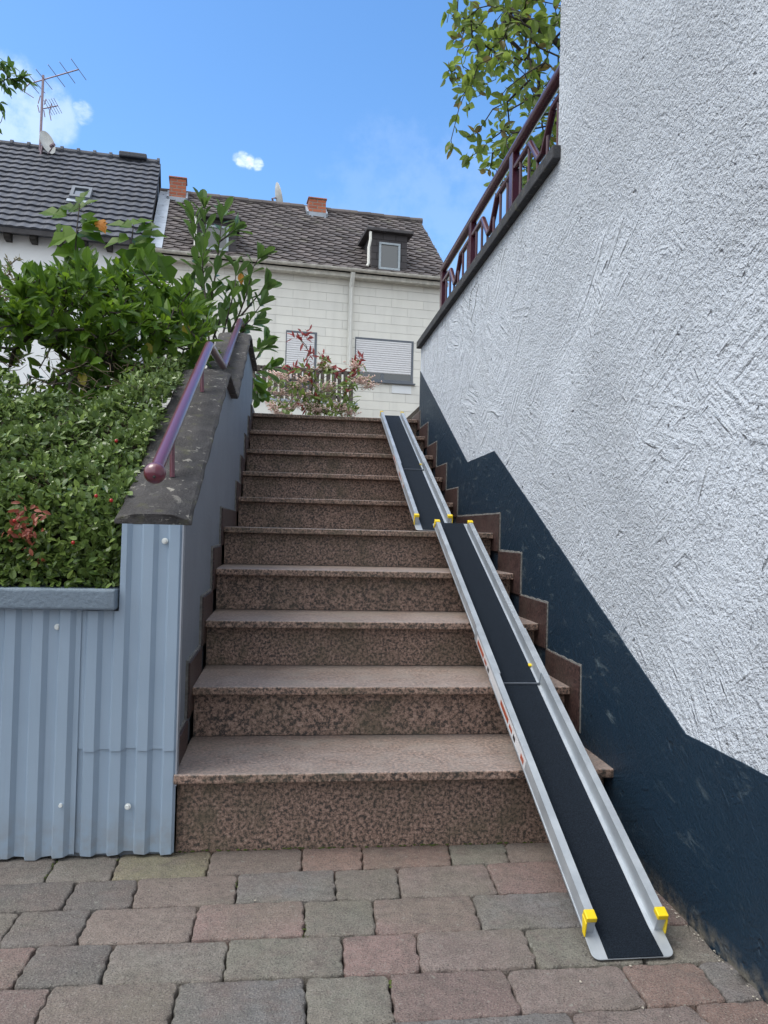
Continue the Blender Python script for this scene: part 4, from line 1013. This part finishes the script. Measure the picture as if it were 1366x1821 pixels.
# big leafy shrub behind the hedge
def shrub():
    e = empty('garden_shrub', (-.85, 1.75, 1.2), 'big dense dark green shrub behind the low hedge', 'shrub')
    T_ = []
    while len(T_) < 560:
        px, py = rng.uniform(-60, 372), rng.uniform(432, 760); Y = rng.uniform(1.15, 2.35)
        top = np.interp(px, [-60, 0, 60, 110, 150, 200, 250, 300, 345, 372], [510, 515, 500, 475, 462, 468, 478, 500, 520, 570])
        bot = np.interp(px, [-60, 60, 160, 250, 372], [700, 725, 755, 705, 650])
        if py < top+rng.normal(0, 12) or py > bot: continue
        if py > 625 and px < 130 and rng.random() < .72: continue
        if rng.random() < .25 and py > 600: continue
        T_.append(HY(px, py, Y))
    b = MB(); roots = [(-.75, 1.6, .9), (-.78, 1.65, 1.3), (-.76, 1.7, 1.6)]
    nodes, par, tips, kids = grow(roots, T_, b, .0028, .40, 0, .05, .022)
    b.build('branches', MAT['bark'], e)
    P, D = twig_leaves(nodes, par, tips, 8, .62, 1.0); k = len(P)
    P = P+rng.normal(0, .012, (k, 3)); D = D+np.array([0, -.15, .28])+rng.normal(0, .25, (k, 3))
    b = MB(); big = rng.random(k) < .5
    leaf_mesh(b, P[big], D[big], facing(big.sum(), .8, (0, -.35, 0)), rng.uniform(.065, .115, big.sum()), rng.uniform(.030, .044, big.sum()), 0, .3, .15)
    leaf_mesh(b, P[~big], D[~big], facing((~big).sum(), .8, (0, -.35, 0)), rng.uniform(.035, .06, (~big).sum()), rng.uniform(.016, .026, (~big).sum()), 1, .3, .25)
    b.build('foliage', [MAT['shrub_leaf'], MAT['broad_leaf']], e)
    for px, py in [(262, 609), (330, 575), (145, 660)]:
        b = MB(); leaf_mesh(b, [HY(px, py, 1.3)], [(.2, -.3, -.8)], [(0, -1, .3)], .07, .042, 0); b.build('yellow_leaf', MAT['yellow_leaf'], e)
    return e
shrub()
def sprig(path, Y, name, label, leaves, size, mats, oranges=()):
    e = empty(name, HY(*path[0], Y), label, 'sprig')
    pts = [HY(px, py, Y+.02*math.sin(i*2)) for i, (px, py) in enumerate(path)]
    b = MB(); b.tube(pts, np.linspace(.006, .0022, len(pts)), 7)
    lp, ld, ln, ls = [], [], [], []
    for (px, py, dx, dy, s_) in leaves:
        p = HY(px, py, Y+rng.normal(0, .03)); d = HY(px+dx, py+dy, Y)-HY(px, py, Y); k = int(np.argmin([np.linalg.norm(p-q) for q in pts])); b.tube([pts[k], (pts[k]+p)/2+np.array([0, 0, .006]), p], .0014, 5)
        lp.append(p); ld.append(d/np.linalg.norm(d)+np.array([0, rng.normal(0, .35)-.15, 0])); ln.append(np.array([rng.normal(0, .5), -.75, .7])); ls.append(size*s_)
    b.build('stem', MAT['bark'], e)
    b = MB(); ls = np.array(ls); leaf_mesh(b, lp, ld, ln, ls, ls*.80, 0, .3, .30, lobes=True); b.build('foliage', MAT[mats], e)
    if oranges:
        for px, py in oranges:
            b = MB(); leaf_mesh(b, [HY(px, py, Y)], [(.3, -.3, -.5)], [(0, -1, .4)], .065, .05, 0, .3, .3, lobes=True); b.build('orange_leaf', MAT['orange_leaf'], e)
    return e
sprig([(128, 560), (130, 500), (134, 450), (136, 415), (141, 370)], 1.7, 'tall_shoot', 'tall upright shoot with lobed leaves and one orange leaf rising from the shrub', 
      [(118, 385, -30, -10, 1.1), (112, 402, -10, 8, .9), (136, 415, -22, 6, 1.2), (138, 418, -12, 22, 1.1), (140, 414, 26, 6, 1.1), (145, 408, 28, -6, 1.1), (141, 375, -14, -6, .8), (142, 372, 12, -10, .8), (141, 362, 6, -14, .7), (150, 380, 10, 8, .7), (133, 450, -22, 4, .9), (134, 455, 24, 2, .9), (132, 470, 24, 10, 1.0), (130, 480, -24, 12, 1.0), (146, 398, 18, -14, .8), (128, 500, 20, 10, .9)], .125, 'sprig_leaf', [(176, 392), (178, 396), (192, 490)])
sprig([(180, 520), (205, 485), (222, 462), (232, 440), (237, 405)], 1.8, 'leaning_shoot', 'leaning shoot with drooping lobed leaves beside the tall orange leafed shoot',
      [(234, 405, -16, -6, 1.0), (237, 400, 10, -8, .9), (230, 425, -22, 2, 1.1), (236, 425, 18, 8, 1.2), (240, 435, 12, 22, 1.3), (246, 430, 16, 18, 1.2), (254, 445, 14, 26, 1.3), (268, 448, 20, 22, 1.2), (284, 456, 16, 24, 1.2), (233, 445, -12, 20, 1.1), (252, 418, 16, -2, 1.0), (243, 412, 14, -4, 1.0), (222, 465, -16, 12, 1.0), (210, 480, 20, 8, 1.0)], .125, 'sprig_leaf')

# cherry laurel
def laurel(stems, name, label, Ys, size=.145, gap=12):
    foot = HY(*stems[0][0], Ys); zfoot = 1.52 if Ys < 3.6 else 1.67
    e = empty(name, foot, label, 'shrub'); b = MB(); lp, ld, ln, ls = [], [], [], []
    for si, path in enumerate(stems):
        Y = Ys+rng.normal(0, .12)
        pts = []; Pp = np.array(path, float)
        seg = np.linalg.norm(np.diff(Pp, axis=0), axis=1); tt = np.concatenate([[0], np.cumsum(seg)])
        n_ = max(4, int(tt[-1]/gap)); ss = np.linspace(0, tt[-1], n_)
        xs_, ys_ = np.interp(ss, tt, Pp[:, 0]), np.interp(ss, tt, Pp[:, 1])
        pts = [HY(a, c, Y+.03*math.sin(i*.9+si)) for i, (a, c) in enumerate(zip(xs_, ys_))]
        b.tube(pts, np.linspace(.0075, .0028, n_), 7)
        if si < 13 and path[0][1] > 595: b.tube([(pts[0][0]*.6+foot[0]*.4, pts[0][1], zfoot), (pts[0]+np.array([0, 0, -.2])), pts[0]], [.012, .009, .0075], 7)
        for i in range(1, n_):
            d = unit(pts[i]-pts[i-1]); k = 2 if i < n_-1 else 6
            for j in range(k):
                a = 2.4*(i*k+j)+rng.normal(0, .4); ref = unit(np.cross(d, (0, 1, 0))); r2 = np.cross(d, ref); out = ref*math.cos(a)+r2*math.sin(a)
                up = 1.15 if i < n_-1 else rng.uniform(1.0, 2.2)
                lp.append(pts[i]); dd = unit(out+d*up); ld.append(dd); ln.append(d*1.0-out*.5+np.array([0, -.25, .2])+rng.normal(0, .2, 3)); ls.append(size*rng.uniform(.62, 1.12))
    b.build('stems', MAT['bark'], e); b = MB(); ls = np.array(ls); leaf_mesh(b, lp, ld, ln, ls, ls*.40, 0, .35, .06, blunt=True); b.build('foliage', MAT['laurel_leaf'], e)
    return e, lp
el, _ = laurel([[(372, 610), (366, 540), (360, 470), (366, 420), (364, 372)], [(366, 540), (352, 480), (348, 440), (346, 390)], [(370, 560), (385, 480), (390, 430), (396, 385)], [(390, 430), (404, 420), (415, 410)],
        [(400, 610), (425, 560), (440, 520), (448, 480), (458, 462)], [(430, 560), (455, 530), (470, 515)], [(395, 600), (410, 545), (420, 500), (418, 478)], [(360, 600), (350, 560), (342, 520)], [(410, 600), (440, 575), (462, 545)], [(380, 600), (395, 560), (402, 520)], [(388, 610), (372, 570), (356, 545)], [(415, 605), (432, 590), (450, 578)], [(352, 620), (336, 590), (322, 560)]],
       'cherry_laurel', 'upright glossy cherry laurel behind the top of the stair handrail', 3.25)
b = MB(); leaf_mesh(b, [HY(428, 485, 3.1)], [(.1, -.3, -1)], [(0, -1, .2)], .085, .045, 0); b.build('yellow_leaf', MAT['orange_leaf'], el)
laurel([[(446, 640), (452, 645), (460, 630), (470, 612)], [(448, 655), (458, 660), (475, 655)], [(446, 650), (456, 672), (462, 690)], [(446, 632), (455, 622), (463, 618)], [(445, 660), (450, 675), (449, 690)]], 'laurel_offshoot', 'small laurel branch poking out beyond the stair wall end', 3.9, .16, 10)

# olive-toned bush far left
e = empty('bare_bush', HY(5, 560, 5.5), 'thin olive bush in front of the white house at far left', 'bush')
b = MB(); T_ = [HY(rng.uniform(-70, 48), rng.uniform(452, 575), rng.uniform(5.2, 6)) for _ in range(160)]
nodes, par, tips, _k = grow([HY(-20, 640, 5.6)*np.array([1, 1, 0])+np.array([0, 0, 1.66]), HY(-20, 640, 5.6), HY(-15, 590, 5.6)], T_, b, .0035, .4, 0, .05, .02); b.build('branches', MAT['twig'], e)
P, D = twig_leaves(nodes, par, tips, 7, .6, 1.0); b = MB(); leaf_mesh(b, P, D, facing(len(P), .5), rng.uniform(.03, .055, len(P)), .016, 0); b.build('foliage', MAT['olive_leaf'], e)

# photinia at the top of the steps
def photinia():
    Y0 = 6.0; e = empty('photinia_bush', (.55, 6.0, ZTOP), 'photinia bush with red shoots and pale pink flower heads at the top of the steps', 'bush')
    heads = [(490, 668), (503, 672), (515, 684), (527, 690), (481, 672), (538, 678), (560, 676), (575, 690), (500, 700), (540, 704), (478, 716), (485, 724), (510, 726), (530, 720), (550, 700), (565, 728), (580, 732), (555, 730), (600, 735), (612, 730), (600, 725), (632, 652), (640, 648), (645, 680), (658, 688), (640, 676), (520, 655), (575, 655), (620, 735), (495, 735), (470, 705), (590, 692)]
    reds = [(528, 597), (540, 592), (548, 594), (545, 602), (536, 605), (549, 625), (552, 632), (546, 634), (575, 635), (581, 638), (572, 640), (637, 632), (642, 640), (630, 645), (550, 655), (588, 658), (592, 664), (600, 666), (546, 668), (548, 674), (525, 658), (622, 668), (632, 664), (541, 727), (524, 654), (628, 660), (615, 700), (555, 662), (505, 655), (596, 655), (565, 706)]
    T_ = [HY(px, py, Y0+rng.normal(0, .22)) for px, py in heads+reds]
    T_ += [HY(rng.uniform(475, 640), rng.uniform(685, 740), Y0+rng.normal(0, .3)) for _ in range(70)]
    T_ += [HY(px, py, Y0+rng.normal(0, .1)) for px, py in [(546, 645), (545, 615), (577, 648), (640, 655), (620, 690)]]
    b = MB(); nodes, par, tips, _k = grow([(.55, 6, ZTOP-.02), (.55, 6, ZTOP+.2), HY(560, 725, 6)], T_, b, .0035, .36, 0, .03, .018); b.build('branches', MAT['twig'], e)
    P, D = twig_leaves(nodes, par, tips, 4, .6, 1.0); low = np.array([(p@np.array([0, 0, 1])) for p in P]); k = len(P)
    b = MB(); P = P+rng.normal(0, .02, (k, 3)); sel = low < HY(560, 645, Y0)[2]
    leaf_mesh(b, P[sel], D[sel]+np.array([0, -.2, 0]), facing(sel.sum(), .7, (0, -.4, 0)), rng.uniform(.06, .11, sel.sum()), rng.uniform(.025, .04, sel.sum()), 0); b.build('foliage', MAT['photinia_green'], e)
    for px, py in reds:
        b = MB(); kk = 5; c0 = HY(px, py, Y0-.15); leaf_mesh(b, c0+rng.normal(0, .018, (kk, 3)), rng.normal(0, .7, (kk, 3))+np.array([.2, -.1, .35]), facing(kk, .4, (0, -.6, 0)), rng.uniform(.05, .10, kk), rng.uniform(.020, .030, kk), 0); b.build('red_shoot', MAT['photinia_red'], e)
    for px, py in [h_ for q_, h_ in enumerate(heads) if q_ % 4 != 2]:
        c0 = HY(px, py, Y0-.18); b = MB()
        b.ball(c0, .016, 6)
        for q in range(34):
            r_ = rng.normal(0, 1, 3)*np.array([.055, .05, .022]); b.ball(c0+r_+np.array([0, 0, .03-.16*(r_[0]**2+r_[1]**2)/.02*.1]), rng.uniform(.008, .0125), 5); b.tube([c0, c0+r_], .002, 3)
        b.build('flower_head', MAT['petal_pink'], e)
photinia()

# tree behind the railing
def tree():
    e = empty('garden_tree', (3.6, 3.2, 2.2), 'spreading tree with pale green leaves behind the maroon railing', 'tree')
    roots = [(3.6, 3.2, 2.15), (3.55, 3.15, 2.7), (3.35, 3.1, 3.2), HY(1120, 190, 3.0), HY(1040, 120, 2.95)]
    b = MB(); b.tube(roots, [.13, .115, .095, .07, .05], 10); b.build('trunk', MAT['bark'], e)
    T_ = []
    bx = [-60, 0, 30, 60, 100, 140, 200, 250, 300, 340]; bl_ = [805, 800, 795, 812, 800, 798, 815, 815, 835, 865]
    while len(T_) < 430:
        px, py = rng.uniform(785, 1120), rng.uniform(-110, 345)
        if px < np.interp(py, bx, bl_)+abs(rng.normal(0, 14)): continue
        if rng.random() < np.interp(py, [0, 120, 340], [0, .10, .25]): continue
        if 150 < py < 260 and 860 < px < 960 and rng.random() < .35: continue
        T_.append(HY(px, py, rng.uniform(2.3, 3.7)))
    T_ += [HY(px, py, 2.9) for px, py in [(797, 125), (803, 76), (800, 15), (828, 35), (802, 250), (832, 282), (817, 190), (806, 265), (870, 10), (795, 40), (800, 140), (812, 130)]]
    b = MB(); nodes, par, tips, _k = grow([roots[-1], HY(985, 70, 2.9), HY(930, 30, 2.9)]+[], T_, b, .0028, .44, 0, .06, .030, nside=6)
    b.build('branches', MAT['bark'], e)
    P, D = twig_leaves(nodes, par, tips, 5, .55, .8); k = len(P); b = MB(); P = P+rng.normal(0, .012, (k, 3)); br = rng.random(k) < .13
    leaf_mesh(b, P[~br], D[~br]+rng.normal(0, .3, ((~br).sum(), 3)), facing((~br).sum(), .55), rng.uniform(.055, .105, (~br).sum()), rng.uniform(.034, .056, (~br).sum()), 0, .3, .22)
    leaf_mesh(b, P[br], D[br], facing(br.sum(), .5), rng.uniform(.05, .085, br.sum()), rng.uniform(.03, .045, br.sum()), 1, .3, .22)
    b.build('crown', [MAT['tree_leaf'], MAT['tree_leaf_bronze']], e)
tree()
def left_tree():
    e = empty('walnut_tree', (-4.2, 4.6, .5), 'leafy tree whose twig reaches in at the upper left edge', 'tree')
    r = [(-4.2, 4.6, .5), (-4.15, 4.6, 2.0), (-3.9, 4.7, 3.4), (-3.3, 4.8, 4.3), HY(-60, 150, 5.0)]
    b = MB(); b.tube(r, [.12, .10, .08, .04, .02], 10); b.build('trunk', MAT['bark'], e)
    T_ = [HY(px, py, 5+rng.normal(0, .06)) for px, py in [(0, 110), (10, 122), (20, 115), (28, 128), (38, 140), (45, 136), (15, 138), (30, 145), (5, 145), (14, 155), (0, 182), (8, 195), (-20, 120), (-30, 190), (-50, 100), (50, 146)]]
    T_ += [np.array([-3.6, 4.8, 4.4])+rng.normal(0, .55, 3) for _ in range(90)]
    T_ = [t for t in T_ if t[0] < -2.05 or True]
    b = MB(); nodes, par, tips, _k = grow([r[-1]], [t for t in T_], b, .003, .42, 0, .04, .03); b.build('branches', MAT['bark'], e)
    P, D = twig_leaves(nodes, par, tips, 7, .6, 1.0); k = len(P); b = MB()
    leaf_mesh(b, P, D+np.array([0, 0, -.45]), facing(k, .6, (0, -.4, 0)), rng.uniform(.07, .105, k), rng.uniform(.034, .046, k), 0); b.build('crown', MAT['walnut_leaf'], e)
left_tree()

# ------------------------------------------------------------------ litter and moss on the pavement
b = MB()
for i in range(60):
    xx, yy = rng.uniform(-.9, 1.2), rng.uniform(-1.15, -.02); s = rng.uniform(.0012, .0042); leaf_mesh(b, [(xx, yy, .0030)], [(*rng.normal(0, 1, 2), .05)], [(*rng.normal(0, .3, 2), 1)], s*2, s*1.2, 0)
for i in range(70):
    yy = rng.uniform(-.9, -.1); b.ball((XW-.010-abs(rng.normal(0, .008)), yy, .001), rng.uniform(.001, .0032), 5, (1, 1.3, .6))
tag(b.build('litter', MAT['litter']), kind='stuff')
b = MB()
for i in range(150):
    t = rng.random(); px, py = [(95, 1540), (80, 1560), (213, 1525), (650, 1500), (420, 1575), (700, 1750), (545, 1655), (880, 1500)][rng.integers(8)]
    q = HZ(px+rng.normal(0, 7), py+rng.normal(0, 6), -.003); b.ball(q, rng.uniform(.002, .005), 5, (1, 1, .5))
for i in range(90): b.ball((rng.uniform(0, 1.2), -.006+rng.normal(0, .003), .001), rng.uniform(.002, .005), 5, (1.4, 1, .6))
tag(b.build('moss', MAT['moss']), kind='stuff')
